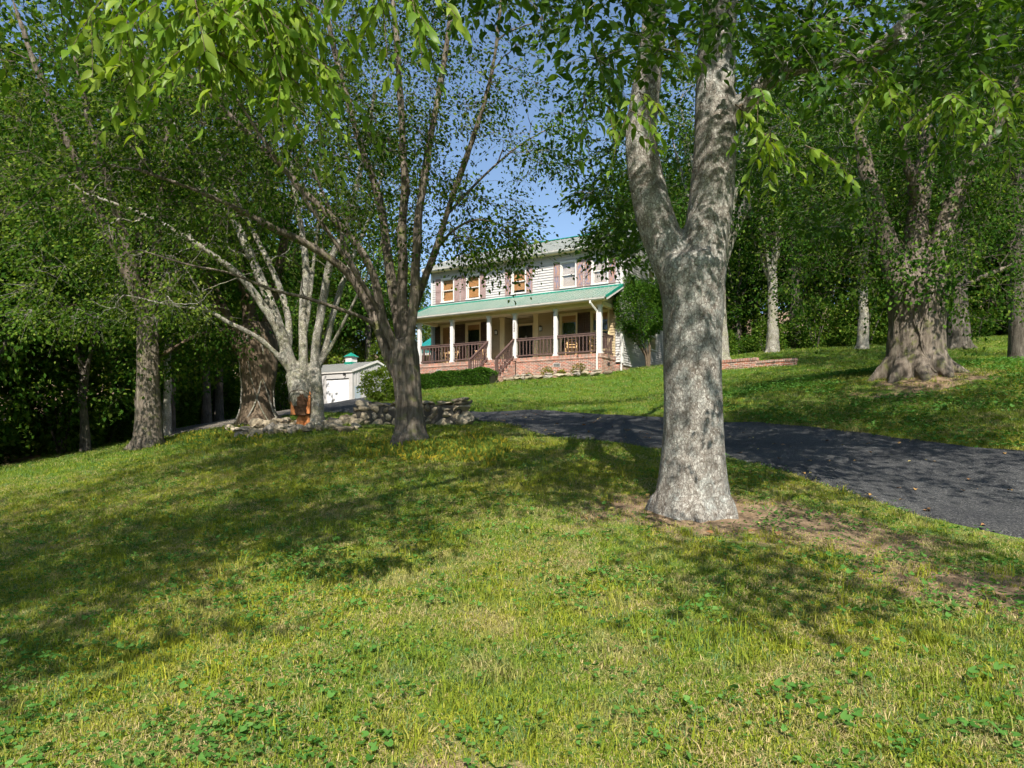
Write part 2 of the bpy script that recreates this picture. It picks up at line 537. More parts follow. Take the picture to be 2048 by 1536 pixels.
M_SOLDIER = brick_mat('soldier_course_brick', True)

def glass_mat():
    m, nt, bs, out = new_mat('window_glass')
    bs.inputs['Base Color'].default_value = (0.9, 0.95, 0.95, 1)
    bs.inputs['Roughness'].default_value = 0.02
    gl = N(nt, 'ShaderNodeBsdfGlossy', i_Roughness=0.03)
    gl.inputs[0].default_value = (0.9, 0.95, 1.0, 1)
    tr = N(nt, 'ShaderNodeBsdfTransparent')
    lw = N(nt, 'ShaderNodeLayerWeight', i_Blend=.5)
    fres = math_n(nt, 'ADD', math_n(nt, 'MULTIPLY', math_n(nt, 'POWER', lw.outputs['Facing'], 5.0), .9), .05)
    mx = N(nt, 'ShaderNodeMixShader')
    nt.links.new(fres, mx.inputs[0])
    nt.links.new(tr.outputs[0], mx.inputs[1]); nt.links.new(gl.outputs[0], mx.inputs[2])
    nt.links.new(mx.outputs[0], out.inputs[0])
    return m
M_GLASS = glass_mat()

# ------------------------------------------------------------------ the house
# local frame: x to the right along the facade, y into the house, z up; the
# origin is the right front corner of the porch, a little below the grass
HA = -math.atan2(0.514, 0.858)
HX, HY = 4.38, 33.4
HZ = CZ + 2.55
house = empty('house', (HX, HY, HZ), HA, 'two storey house with pale lap siding, green metal roofs and a brick-based front porch', 'house')
def HW(x, y, z=0.0):
    c, s = math.cos(HA), math.sin(HA)
    return np.array([HX + c * x - s * y, HY + s * x + c * y, HZ + z])

ZF = 1.22              # porch floor
YW = 1.80              # front wall
XR, XL = 0.37, -11.83  # ends of the front wall
XP = -11.5             # left end of the porch
DEP = 8.2              # depth of the house behind the front wall
ZE = 6.95              # upper eave
YR = YW + DEP / 2      # ridge
ZR = 8.90

def siding(name, x0, x1, z0, z1, y, mat, parent, holes=(), lap=0.135, axis='x', flip=1):
    """clapboards as real overlapping wedges; holes: (a0, a1, z0, z1)"""
    mb = MB()
    n = int(round((z1 - z0) / lap)); lap = (z1 - z0) / n
    for i in range(n):
        a, b = z0 + i * lap, z0 + (i + 1) * lap
        segs = [(x0, x1)]
        for (h0, h1, hz0, hz1) in holes:
            if hz0 < (a + b) / 2 < hz1:
                new = []
                for s0, s1 in segs:
                    if h1 <= s0 or h0 >= s1: new.append((s0, s1)); continue
                    if h0 > s0: new.append((s0, h0))
                    if h1 < s1: new.append((h1, s1))
                segs = new
        for s0, s1 in segs:
            # outline of one board: thick butt at the bottom, thin at the top
            if axis == 'x':
                mb.prism([(y, a), (y - 0.042 * flip, a), (y - 0.004 * flip, b), (y, b)], 'x', s0, s1)
            else:
                mb.prism([(y, a), (y + 0.022 * flip, a), (y + 0.004 * flip, b), (y, b)], 'y', s0, s1)
    return mb.build(name, mat, parent)

# wall core (the siding is laid on it)
WT = 0.16
WX = [-0.86, -2.67, -5.73, -8.79, -10.60]
win_up = [(x - 0.40, x + 0.40, 5.06, 6.36) for x in WX]
win_lo = [(x - 0.45, x + 0.45, 1.62, 3.58) for x in (WX[0], WX[1], WX[3], WX[4])]
REC = (-6.67, -4.79, ZF, 3.80)
YD = YW + 0.9
def wall_with_holes(name, x0, x1, z0, z1, y0, y1, holes, mat, parent):
    xs = sorted({x0, x1, *[h[0] for h in holes], *[h[1] for h in holes]})
    zs = sorted({z0, z1, *[h[2] for h in holes], *[h[3] for h in holes]})
    mb = MB()
    for i in range(len(xs) - 1):
        run = None
        for k in range(len(zs) - 1):
            cx, cz = (xs[i] + xs[i+1]) / 2, (zs[k] + zs[k+1]) / 2
            solid = not any(h[0] < cx < h[1] and h[2] < cz < h[3] for h in holes)
            if solid:
                if run is None: run = zs[k]
            if (not solid or k == len(zs) - 2) and run is not None:
                mb.box(xs[i], xs[i+1], y0, y1, run, zs[k+1] if solid else zs[k]); run = None
    return mb.build(name, mat, parent)
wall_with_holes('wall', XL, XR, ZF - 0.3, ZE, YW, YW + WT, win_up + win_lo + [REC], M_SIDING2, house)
siding('siding', XL + 0.1, XR - 0.1, 4.86, ZE, YW - 0.002, M_SIDING, house, [(h[0] - .07, h[1] + .07, h[2] - .1, h[3] + .08) for h in win_up])
for xa, xb in ((XP, -6.95), (-4.52, -0.02)):
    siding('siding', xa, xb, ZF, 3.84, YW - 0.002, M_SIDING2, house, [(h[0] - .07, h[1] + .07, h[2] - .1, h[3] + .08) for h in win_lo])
siding('siding', 0.0, XR - 0.1, ZF - 0.3, 4.84, YW - 0.002, M_SIDING, house)
siding('siding', XL + 0.1, XP - 0.02, ZF - 0.3, 4.84, YW - 0.002, M_SIDING, house)
# right gable end
gw = MB()
gw.prism([(YW + WT + .003, ZF - 0.3), (YW + DEP, ZF - 0.3), (YW + DEP, ZE), (YR, ZR - 0.1), (YW + WT + .003, ZE)], 'x', XR - WT, XR)
gw.build('gable_wall', M_SIDING2, house)
gs = MB()
side_win = (YW + 3.85, YW + 4.75, 5.06, 6.4)
side_win2 = (YW + 4.2, YW + 5.1, 2.0, 3.5)
n = 50; lap = 0.125; z0 = ZF - 0.45
i = 0
while z0 + i * lap < ZR - 0.2:
    a = z0 + i * lap; b = a + lap
    ya, yb = YW + 0.1, YW + DEP - 0.1
    if b > ZE:
        k = (b - ZE) / (ZR - ZE); ya = YW + k * DEP / 2; yb = YW + DEP - k * DEP / 2
    segs = [(ya, yb)]
    for h in (side_win, side_win2):
        if h[2] - .06 < (a + b) / 2 < h[3] + .06:
            segs = [s for s0, s1 in segs for s in (((s0, h[0] - .05), (h[1] + .05, s1)) if s0 < h[0] and s1 > h[1] else ((s0, s1),))]
    for s0, s1 in segs:
        if s1 - s0 > 0.05:
            gs.prism([(XR + .002, a), (XR + 0.034, a), (XR + 0.006, b), (XR + .002, b)], 'y', s0, s1)
    i += 1
gs.build('gable_siding', M_SIDING, house)
MB().box(XL, XL + WT, YW + WT + .003, YW + DEP, ZF - 0.3, ZE).build('end_wall', M_SIDING, house)
MB().box(XL, XR, YW + DEP - WT, YW + DEP - .003, ZF - 0.3, ZE).build('rear_wall', M_SIDING, house)
for x0, x1 in ((XL - 0.012, XL + 0.1), (XR - 0.1, XR + 0.03)):
    mb = MB(); mb.box(x0, x1, YW - 0.035, YW + 0.11, ZF - 0.35, ZE - 0.02)
    mb.build('corner_board', M_WHITE, house)

# brick base of the porch and of the house
for (x0, x1, y0, y1, z0, z1, nm) in ((-4.86, 0.0, 0.0, 0.22, -0.5, ZF - 0.22, 'brick_base'), (XP, -6.75, 0.0, 0.22, -0.9, ZF - 0.22, 'brick_base'),
                                 (-0.2, 0.003, 0.223, YW - .01, -0.5, ZF - 0.22, 'brick_base'), (XP - 0.003, XP + 0.2, 0.223, YW - .01, -0.9, ZF - 0.22, 'brick_base'),
                                 (-0.02, XR - 0.02, YW - 0.006, YW + 0.2, -0.5, ZF - 0.40, 'house_base'), (XL, XP, YW - 0.006, YW + 0.2, -0.9, ZF - 0.40, 'house_base'),
                                 (XR - 0.2, XR - 0.018, YW + 0.203, YW + DEP, -0.5, ZF - 0.46, 'house_base')):
    MB().box(x0, x1, y0, y1, z0, z1).build(nm, M_BRICK, house)
MB().box(-4.83, 0.03, -0.03, 0.25, ZF - 0.218, ZF - 0.004).build('brick_coping', M_SOLDIER, house, bevel=0.004)
MB().box(XP - 0.03, -6.78, -0.03, 0.25, ZF - 0.218, ZF - 0.004).build('brick_coping', M_SOLDIER, house, bevel=0.004)
MB().box(-0.2, 0.033, 0.253, YW - .012, ZF - 0.218, ZF - 0.004).build('brick_coping', M_SOLDIER, house)
MB().box(XP - 0.033, XP + 0.2, 0.253, YW - .012, ZF - 0.218, ZF - 0.004).build('brick_coping', M_SOLDIER, house)
MB().box(XP + .2, -0.2, 0.252, YD + .2, ZF - 0.14, ZF).build('porch_floor', M_CONC, house)
MB().box(-6.78, -4.83, -0.03, 0.25, ZF - 0.14, ZF - .002).build('porch_threshold', M_SOLDIER, house)
# vents in the brick
for x in (-2.45, -9.9):
    v = MB().box(x - .2, x + .2, -0.012, 0.03, 0.66, 0.84)
    vo = v.build('foundation_vent', M_GUTTER, house)
    for k in range(4):
        MB().box(x - .18, x + .18, -0.02, -0.0125, 0.685 + k * .038, 0.705 + k * .038).build('slat', M_IRON, vo)
v = MB().box(0.004, 0.014, 0.75, 1.05, 0.66, 0.84).build('foundation_vent', M_IRON, house)

# porch posts
posts_x = [-0.13, -2.57, -4.99, -6.62, -9.07, -11.38]
ZB = 3.60
for px_ in posts_x:
    po = MB().box(px_ - .09, px_ + .09, 0.03, 0.21, ZF + .10, ZB - .09).build('post', M_WHITE, house, bevel=0.004)
    mb = MB()
    for (w, a, b) in ((.13, ZF, ZF + .05), (.115, ZF + .051, ZF + .10)):
        mb.box(px_ - w, px_ + w, .12 - w, .12 + w, a, b)
    mb.build('post_base', M_WHITE, po, bevel=0.004)
    MB().box(px_ - .125, px_ + .125, -.005, .245, ZB - .089, ZB - .001).build('post_cap', M_WHITE, po, bevel=0.004)
# beams, ceiling, fascia
MB().box(XP - .02, .02, .02, .22, ZB, ZB + .22).build('porch_beam', M_CREAM, house)
MB().box(-.2, .021, .223, YW - .03, ZB + .002, ZB + .2).build('porch_beam', M_CREAM, house)
MB().box(XP - .021, XP + .18, .223, YW - .03, ZB + .002, ZB + .2).build('porch_beam', M_CREAM, house)
MB().box(XP + .18, -.2, .223, YD + .1, ZB + .205, ZB + .23).build('porch_ceiling', M_CREAM, house)
MB().box(XP - .3, .3, -.33, .019, ZB + .16, ZB + .185).build('porch_soffit', M_CREAM, house)
MB().box(XP - .3, .3, -.352, -.332, ZB + .15, ZB + .30).build('porch_fascia', M_CREAM, house)

def gutter(name, x0, x1, y, z, parent):
    prof = [(y, z), (y - .07, z), (y - .105, z + .05), (y - .105, z + .10), (y - .118, z + .10), (y - .118, z + .112), (y - .095, z + .112), (y - .095, z + .055), (y - .065, z + .012), (y, z + .012)]
    return MB().prism(prof, 'x', x0, x1).build(name, M_GUTTER, parent)
gutter('gutter', XP - .34, .34, -.354, ZB + .17, house)
def downspout(pts, parent):
    mb = MB()
    for a, b in zip(pts[:-1], pts[1:]): mb.bar(a, b, .075, .055, (0, 1, 0.01))
    for p in pts[1:-1]: mb.box(p[0] - .04, p[0] + .04, p[1] - .032, p[1] + .032, p[2] - .045, p[2] + .045)
    return mb.build('downspout', M_WHITE, parent)
downspout([(-.42, -.41, ZB + .17), (-.42, -.41, ZB + .07), (-.2, -.06, ZB - .33), (-.2, -.06, ZF + .08), (-.2, -.09, ZF - .06), (-.2, -.09, -0.2), (-.2, -.3, -.28)], house)
downspout([(XR + .05, 1.36, ZE - .15), (XR + .05, 1.36, ZE - .25), (XR - .03, YW - .08, ZE - .6), (XR - .03, YW - .08, 0.0)], house)

def metal_roof(name, x0, x1, ya, za, yb, zb, mat, parent, step=0.23, trim=True, thick=.03):
    """standing-rib metal sheet from the eave (ya, za) up to (yb, zb)"""
    mb = MB()
    mb.prism([(ya, za), (yb, zb), (yb, zb - thick), (ya, za - thick)], 'x', x0, x1)
    ro = mb.build(name, mat, parent)
    rb = MB()
    L = math.hypot(yb - ya, zb - za); ny, nz = -(zb - za) / L, (yb - ya) / L
    if nz < 0: ny, nz = -ny, -nz
    x = x0 + .08
    while x < x1 - .03:
        for dx, w in ((0, .022),):
            p = [(x - w, 0.002), (x - w * .45, .024), (x + w * .45, .024), (x + w, 0.002)]
            vs = []
            for (yy, zz) in ((ya - .004, za), (yb, zb)):
                for (u, h) in p: vs.append((u, yy + ny * h, zz + nz * h))
            rb.add(vs, [(0, 1, 5, 4), (1, 2, 6, 5), (2, 3, 7, 6), (0, 3, 2, 1), (4, 5, 6, 7)])
        x += step
    r = rb.build('rib', mat, ro); r['kind'] = 'stuff'
    return ro
pr = metal_roof('porch_roof', XP - .38, .42, -.41, ZB + .305, YW - .03, 4.84, M_ROOF, house)
def rake(x, ya, za, yb, zb, w, h, mat, parent, nm='rake_trim'):
    return MB().bar((x, ya, za), (x, yb, zb), w, h, (0, 0, 1)).build(nm, mat, parent)
for x in (XP - .385, .425):
    rake(x, -.42, ZB + .30, YW - .03, 4.845, .06, .13, M_TEAL, pr)
    rake(x, -.36, ZB + .19, YW - .03, 4.725, .04, .10, M_WHITE, pr, 'rake_board')
MB().box(XP - .38, .42, YW - .16, YW - .03, 4.80, 4.87).build('roof_flashing', M_TEAL, pr)
# triangular end panel under the porch roof
for x0, x1 in ((-.10, -.02), (XP + .02, XP + .1)):
    MB().prism([(.24, ZB + .232), (YW - .05, ZB + .232), (YW - .05, 4.70), (.24, ZB + .44)], 'x', x0, x1).build('porch_end_panel', M_SIDING2, house)

# main roof
OV = .46
ro = metal_roof('main_roof', XL - .32, XR + .38, YW - OV, ZE + .03, YR, ZR + .03, M_ROOF2, house, .3)
r2 = metal_roof('main_roof', XL - .32, XR + .38, YW + DEP + OV, ZE + .03, YR + .004, ZR + .03, M_ROOF2, house, .3)
MB().box(XL - .33, XR + .39, YR - .12, YR + .12, ZR + .03, ZR + .07).build('ridge_cap', M_TEAL, ro)
for x in (XL - .325, XR + .385):
    rake(x, YW - OV - .01, ZE + .02, YR, ZR + .02, .05, .14, M_WHITE, ro, 'rake_board')
MB().box(XL - .3, XR + .36, YW - OV + .02, YW - .024, ZE - .1, ZE - .075).build('soffit', M_CREAM, house)
MB().box(XL - .3, XR + .36, YW - OV, YW - OV + .018, ZE - .12, ZE + .0).build('fascia', M_WHITE, house)
gutter('gutter', XL - .3, XR + .36, YW - OV - .002, ZE - .1, house)

# ------------------------------------------------------------------ windows
def window(x, z0, z1, w, blind, trim, parent, mid=True, tall=False, shade=0.75):
    """double-hung window in the front wall, x = centre"""
    fr = MB()
    c = .075
    fr.box(x - w/2 - c, x - w/2, YW - .045, YW + .02, z0 - .0, z1 + .0)
    fr.box(x + w/2, x + w/2 + c, YW - .045, YW + .02, z0 - .0, z1 + .0)
    fr.box(x - w/2 - c - .01, x + w/2 + c + .01, YW - .05, YW + .02, z1, z1 + .09)
    wo_ = fr.build('window', trim, parent)
    MB().box(x - w/2 - c - .02, x + w/2 + c + .02, YW - .085, YW + .02, z0 - .07, z0 - .001).build('sill', trim, wo_)
    sa = MB(); s = .045
    zm = (z0 + z1) / 2
    parts_ = [(z0, zm + .02, YW + .05), (zm - .02, z1, YW + .02)] if mid else [(z0, z1, YW + .02)]
    for a, b, y in parts_:
        sa.box(x - w/2, x - w/2 + s, y, y + .03, a, b); sa.box(x + w/2 - s, x + w/2, y, y + .03, a, b)
        sa.box(x - w/2 + s, x + w/2 - s, y, y + .03, a, a + s); sa.box(x - w/2 + s, x + w/2 - s, y, y + .03, b - s, b)
    sa.build('sash', trim, wo_)
    for a, b, y in parts_:
        MB().box(x - w/2 + s, x + w/2 - s, y + .012, y + .018, a + s, b - s).build('pane', M_GLASS, wo_)
    if blind is not None:
        zz = z1 - (z1 - z0) * shade
        if blind is M_BLINDW:
            bl = MB(); z = z1
            while z > zz:
                bl.box(x - w/2 + .01, x + w/2 - .01, YW + .10, YW + .112, z - .034, z - .003); z -= .036
            bl.build('slatted_blind', blind, wo_)
        else:
            MB().box(x - w/2 + .01, x + w/2 - .01, YW + .10, YW + .106, zz, z1).build('roller_shade', blind, wo_)
    MB().box(x - w/2 - .1, x + w/2 + .1, YW + .5, YW + .52, z0 - .1, z1 + .1).build('room_back', M_DARKROOM, wo_)
    return wo_
def shutter(x, z0, z1, w, frame_m, panel_m, parent):
    y1 = YW - .026
    s = MB(); st = .055
    zm = z0 + (z1 - z0) * .5
    s.box(x - w/2, x - w/2 + st, y1 - .035, y1, z0, z1); s.box(x + w/2 - st, x + w/2, y1 - .035, y1, z0, z1)
    for a, b in ((z0, z0 + .09), (zm - .04, zm + .04), (z1 - .09, z1)):
        s.box(x - w/2 + st, x + w/2 - st, y1 - .034, y1, a, b)
    so = s.build('shutter', frame_m, parent)
    for a, b in ((z0 + .09, zm - .04), (zm + .04, z1 - .09)):
        m = MB(); m.box(x - w/2 + st, x + w/2 - st, y1 - .014, y1 - .002, a, b)
        m.box(x - w/2 + st + .03, x + w/2 - st - .03, y1 - .024, y1 - .014, a + .04, b - .04)
        m.build('panel', panel_m, so)
    return so
for i, x in enumerate(WX):
    window(x, 5.06, 6.36, .80, M_BLINDW if i in (0, 1) else M_BLIND, M_WHITE, house, shade=.97 if i < 2 else (.86, .93, .99)[i - 2])
for i, x in enumerate(WX):
    for s in (-1, 1):
        shutter(x + s * .685, 4.98, 6.44, .38, M_SHUT, M_PANEL if i < 3 else M_SHUT, house)
for i, x in enumerate((WX[0], WX[1], WX[3], WX[4])):
    window(x, 1.62, 3.58, .90, M_BLIND, M_CREAM, house, mid=(i == 0), shade=(.2, .2, .17, .9)[i])
    for s in (-1, 1):
        if (i, s) == (0, 1): continue
        shutter(x + s * .735, 1.5, 3.62, .36, M_DKBROWN, M_DKBROWN, house)
# windows in the gable end
for h in (side_win, side_win2):
    fr = MB(); X0 = XR + .028
    y0, y1, z0, z1 = h
    fr.box(XR - .02, X0 + .02, y0 - .07, y0, z0, z1); fr.box(XR - .02, X0 + .02, y1, y1 + .07, z0, z1)
    fr.box(XR - .02, X0 + .022, y0 - .08, y1 + .08, z1, z1 + .08); fr.box(XR - .02, X0 + .04, y0 - .09, y1 + .09, z0 - .06, z0)
    fr.box(XR - .02, X0 + .01, y0, y1, (z0 + z1) / 2 - .03, (z0 + z1) / 2 + .03)
    wo_ = fr.build('window', M_WHITE, house)
    MB().box(XR + .006, XR + .010, y0, y1, z0, (z0 + z1) / 2 - .031).build('pane', M_GLASS, wo_)
    MB().box(XR + .006, XR + .010, y0, y1, (z0 + z1) / 2 + .031, z1).build('pane', M_GLASS, wo_)

# ------------------------------------------------------------------ entry
rc = MB()
rc.box(-6.83, -6.67, YW + WT + .003, YD + .1, ZF, 3.80); rc.box(-4.79, -4.63, YW + WT + .003, YD + .1, ZF, 3.80)
rc.build('entry_side_wall', M_SIDING2, house)
wall_with_holes('entry_wall', -6.67, -4.79, ZF, 3.80, YD, YD + .1, [(-6.27, -5.35, ZF, 3.37)], M_SIDING2, house)
siding('siding', -6.67, -4.79, ZF, 3.80, YD - .002, M_SIDING2, house, [(-6.38, -5.24, ZF, 3.49)])
siding('siding', YW + .03, YD - .03, ZF, 3.80, -6.67, M_SIDING2, house, axis='y')
for x0, x1 in ((-6.95, -6.67), (-4.79, -4.51)):
    pl = MB().box(x0, x1, YW - .05, YW + .02, ZF + .12, 3.68).build('pilaster', M_CREAM, house)
    MB().box(x0 - .03, x1 + .03, YW - .075, YW + .019, ZF, ZF + .119).build('pilaster_base', M_CREAM, pl)
    MB().box(x0 - .03, x1 + .03, YW - .075, YW + .019, 3.681, 3.80).build('pilaster_cap', M_CREAM, pl)
dc = MB()
dc.box(-6.37, -6.27, YD - .05, YD + .05, ZF, 3.37); dc.box(-5.35, -5.25, YD - .05, YD + .05, ZF, 3.37); dc.box(-6.39, -5.23, YD - .055, YD + .05, 3.37, 3.48)
dc.build('door_casing', M_CREAM, house)
do = MB().box(-6.27, -5.35, YD + .02, YD + .06, ZF + .02, 3.37).build('front_door', M_DOOR, house)
for a, b in ((ZF + .25, ZF + .85), (ZF + 1.0, 3.2)):
    for xx in (-6.17, -5.78):
        MB().box(xx, xx + .33, YD + .012, YD + .0195, a, b).build('door_panel', M_DOOR, do, bevel=0.003)
kn = MB().lathe([(0.0, 0), (.03, .005), (.032, .03), (0, .045)], 12).build('door_knob', M_BRASS, do, True)
kn.location = (-5.42, YD + .02, ZF + 1.0); kn.rotation_euler = (R(90), 0, 0)
orn = MB()
for k in range(4):
    a = k * math.pi / 4
    orn.bar((-5.81 - .09 * math.cos(a), YD + .006, 2.72 - .09 * math.sin(a)), (-5.81 + .09 * math.cos(a), YD + .006, 2.72 + .09 * math.sin(a)), .012, .012, (0, 1, 0))
orn.build('door_ornament', M_GUTTER, do)
# lanterns
for x in (-7.16, -4.30):
    lo = MB().box(x - .05, x + .05, YW - .05, YW - .023, 2.84, 3.06).build('wall_lantern', M_IRON, house)
    MB().lathe([(.055, -.11), (.075, -.1), (.08, 0.08), (.06, .1)], 12, (x, YW - .14, 2.94)).build('glass_shade', M_FROST, lo, True)
    cg = MB()
    for k in range(6):
        a = k * math.pi / 3
        cg.box(x + .082 * math.cos(a) - .006, x + .082 * math.cos(a) + .006, YW - .14 + .082 * math.sin(a) - .006, YW - .14 + .082 * math.sin(a) + .006, 2.83, 3.04)
    cg.lathe([(.0, .10), (.10, .10), (.10, .115), (.03, .17), (0, .18)], 12, (x, YW - .14, 2.94))
    cg.lathe([(.0, -.125), (.07, -.125), (.085, -.11), (0, -.11)], 12, (x, YW - .14, 2.94))
    cg.box(x - .012, x + .012, YW - .14, YW - .045, 3.06, 3.08)
    cg.build('cage', M_IRON, lo)
clt = MB().lathe([(0, .0), (.16, .0), (.17, -.03), (.15, -.04), (0, -.04)], 16, (-5.73, 1.2, ZB + .204)).build('ceiling_light', M_IRON, house)
for xx in (-5.81, -5.65):
    MB().lathe([(.045, 0), (.06, -.05), (.04, -.09), (0, -.1)], 12, (xx, 1.2, ZB + .163)).build('bulb_shade', M_FROST, clt, True)

# ------------------------------------------------------------------ railings
def railing(x0, x1, y, parent, along='x', z=ZF):
    """from x0 to x1; bottom rail, top rail and square balusters"""
    def bx(mb, a0, a1, w, z0, z1):
        if along == 'x': mb.box(a0, a1, y - w/2, y + w/2, z0, z1)
        else: mb.box(y - w/2, y + w/2, a0, a1, z0, z1)
        return mb
    rt = bx(MB(), x0, x1, .09, z + 1.0, z + 1.05).build('railing', M_BROWN, parent, bevel=0.004)
    bx(MB(), x0, x1, .045, z + .90, z + .999).build('sub_rail', M_BROWN, rt)
    bx(MB(), x0, x1, .045, z + .10, z + .17).build('bottom_rail', M_BROWN, rt)
    n = int(round((x1 - x0) / .205))
    me = None
    for k in range(1, n):
        a = x0 + (x1 - x0) * k / n
        if me is None:
            m = MB(); m.box(-.02, .02, -.02, .02, z + .171, z + .899); me = m.mesh('baluster', M_BROWN)
        b = link('baluster', me, rt)
        b.location = (a, y, 0) if along == 'x' else (y, a, 0)
    return rt
for a, b in zip(posts_x[:-1], posts_x[1:]):
    if a == -4.99: continue
    railing(b + .092, a - .092, .12, house)
railing(.213, YW - .03, -.13, house, 'y')
railing(.213, YW - .03, -11.38, house, 'y')
# brick steps
NS = 6; rise = (ZF + .05) / NS; run = .30
for k in range(NS):
    z1 = ZF - .0 - rise * (k + 1) + .02
    y0 = -.032 - run * (k + 1)
    st = MB().box(-6.72, -4.89, y0, y0 + run - .002, -.6, z1 - .075).build('brick_step', M_BRICK, house)
    MB().box(-6.73, -4.88, y0 - .015, y0 + run - .003, z1 - .074, z1).build('tread', M_SOLDIER, st, bevel=0.004)
# stair rails
for x in (-4.99, -6.62):
    top = (x, -.01, ZF + 1.02); bot = (x, -1.78, ZF - .16)
    sr = MB().bar(top, bot, .09, .05).build('stair_rail', M_BROWN, house)
    dz = (bot[2] - top[2]) / (bot[1] - top[1])
    MB().bar((x, -.01, top[2] - .085), (x, -1.76, bot[2] - .085), .045, .09).build('sub_rail', M_BROWN, sr)
    MB().bar((x, -.01, top[2] - .92), (x, -1.66, top[2] - .92 - 1.65 * dz), .045, .075).build('bottom_rail', M_BROWN, sr)
    MB().box(x - .05, x + .05, -1.80, -1.70, -.5, bot[2] - .02).build('newel_post', M_BROWN, sr)
    for k in range(1, 9):
        yy = -.01 - k * .195
        zt = top[2] + dz * (yy + .01)
        MB().box(x - .02, x + .02, yy - .02, yy + .02, zt - .90, zt - .10).build('baluster', M_BROWN, sr)

# house number, one numeral above the other
for k, ch in enumerate('2240'):
    cu = bpy.data.curves.new('numeral', 'FONT')
    cu.body = ch; cu.size = .155; cu.extrude = .006; cu.align_x = 'CENTER'; cu.shear = 0.12
    tmp = bpy.data.objects.new('numeral', cu)
    COL.objects.link(tmp)
    dg = bpy.context.evaluated_depsgraph_get()
    me = bpy.data.meshes.new_from_object(tmp.evaluated_get(dg))
    bpy.data.objects.remove(tmp, do_unlink=True)
    me.materials.append(M_IRON)
    o = link('house_numeral', me, house)
    o.location = (-4.99, .02, 3.02 - k * .135); o.rotation_euler = (R(90), 0, 0)

# rear wing with a teal roof, left of the house
wg = MB().box(-15.6, -12.4, YW + 3.2, YW + 8, -.8, 2.35).build('wing_wall', M_SIDING2, house)
metal_roof('wing_roof', -15.9, -11.9, YW + 2.6, 2.5, YW + 6, 4.3, M_TEALROOF, house, .3)
MB().box(-15.9, -11.9, YW + 2.58, YW + 2.62, 2.33, 2.47).build('wing_fascia', M_WHITE, house)

# ------------------------------------------------------------------ log rocking chairs
def rocking_chair(x, y, rz, label):
    w = HW(x, y, ZF + .002)
    t = empty('rocking_chair', tuple(w), HA + rz, label, 'rocking chair', 'log rocking chairs on the porch')
    for s in (-1, 1):
        a = np.linspace(-.42, .45, 9)
        MB().tube([(s * .25, q, .035 + .32 * q * q) for q in a], .03, 8).build('rocker', M_LOG, t, True)
        MB().tube([(s * .27, -.24, .06), (s * .29, -.25, .66)], .036, 8).build('front_leg', M_LOG, t, True)
        MB().tube([(s * .25, .22, .06), (s * .25, .24, .45), (s * .25, .42, 1.16)], .036, 8).build('back_post', M_LOG, t, True)
        MB().tube([(s * .29, -.34, .655), (s * .27, .36, .66)], .034, 8).build('arm', M_LOG, t, True)
        MB().tube([(s * .27, -.24, .22), (s * .25, .23, .22)], .022, 8).build('stretcher', M_LOG, t, True)
    MB().tube([(-.27, -.24, .25), (.27, -.24, .25)], .025, 8).build('stretcher', M_LOG, t, True)
    for k in range(6):
        q = -.24 + k * .09
        MB().tube([(-.27, q, .41 - k * .006), (.27, q, .41 - k * .006)], .034, 8).build('seat_slat', M_LOG, t, True)
    for k in range(5):
        z = .52 + k * .14; yy = .255 + (z - .45) * .235
        MB().tube([(-.25, yy, z), (.25, yy, z)], .036, 8).build('back_slat', M_LOG, t, True)
    return t
rocking_chair(-2.05, .85, .35, 'peeled log rocking chair on the porch nearest the wide post right of the door')
rocking_chair(-.75, .95, .55, 'peeled log rocking chair at the right end of the porch behind the downspout')
rocking_chair(-7.6, .95, -.3, 'peeled log rocking chair behind the left stair rail')
rocking_chair(-9.75, .95, -.5, 'peeled log rocking chair near the left end of the porch behind the dark railing')
# ------------------------------------------------------------------ metal garage
M_METAL = plain('pale_ribbed_steel', (0.52, 0.50, 0.48), (0.45, 0.43, 0.41), 1.5, 0.45, 0.4)
M_METAL2 = plain('shade_tinted_steel', (0.42, 0.48, 0.52), (0.34, 0.40, 0.44), 1.5, 0.45, 0.4)  # blue-grey cast of shade is put into this steel colour
M_DOORW = plain('white_overhead_door', (0.80, 0.80, 0.80), (0.74, 0.74, 0.74), 1.5, 0.4, 0.4)
GA = P(705, 814, 52)
gar = empty('garage', tuple(GA), HA, 'pale metal garage with a white overhead door and a small cupola', 'garage')
gl = -10.5; gh = 2.72; gd = 5.4; gr = 3.66
MB().prism([(0, -1.0), (0, gh), (gd / 2, gr), (gd, gh), (gd, -1.0)], 'x', gl + .02, -.03).build('wall_core', M_METAL, gar)
def ribbed(name, a0, a1, zf, fixed, axis, parent, mat, step=.3, out=-1, z0=-1.0):
    """sheet-metal wall with raised trapezoid ribs; zf(a) = top edge"""
    mb = MB(); a = a0
    ob = MB()
    while a < a1 - .01:
        b = min(a + step, a1)
        for (u0, u1, h) in ((a, a + .2, .006), (a + .2, b, .045)):
            u1 = min(u1, a1)
            if u1 <= u0: continue
            zt = min(zf(u0), zf(u1))
            if axis == 'x': mb.box(u0, u1, fixed + out * h, fixed + out * .001, z0, zt)
            else: mb.box(fixed - out * h, fixed - out * .001, u0, u1, z0, zt)
        a += step
    o = mb.build(name, mat, parent); o['kind'] = 'stuff'
    return o
ribbed('ribbed_panel', .08, gd - .05, lambda a: gh + (gr - gh) * (1 - abs(a - gd/2) / (gd/2)) - .06, -.03, 'y', gar, M_METAL, .3)
ribbed('ribbed_panel', gl + .05, -2.95, lambda a: gh - .1, -.002, 'x', gar, M_METAL, .3)
fr = MB(); fr.box(-2.94, -2.74, -.05, -.002, -1, 2.22); fr.box(-.33, -.13, -.05, -.002, -1, 2.22); fr.box(-2.94, -.13, -.045, -.002, 2.222, gh - .1)
fr.build('door_frame', M_METAL, gar)
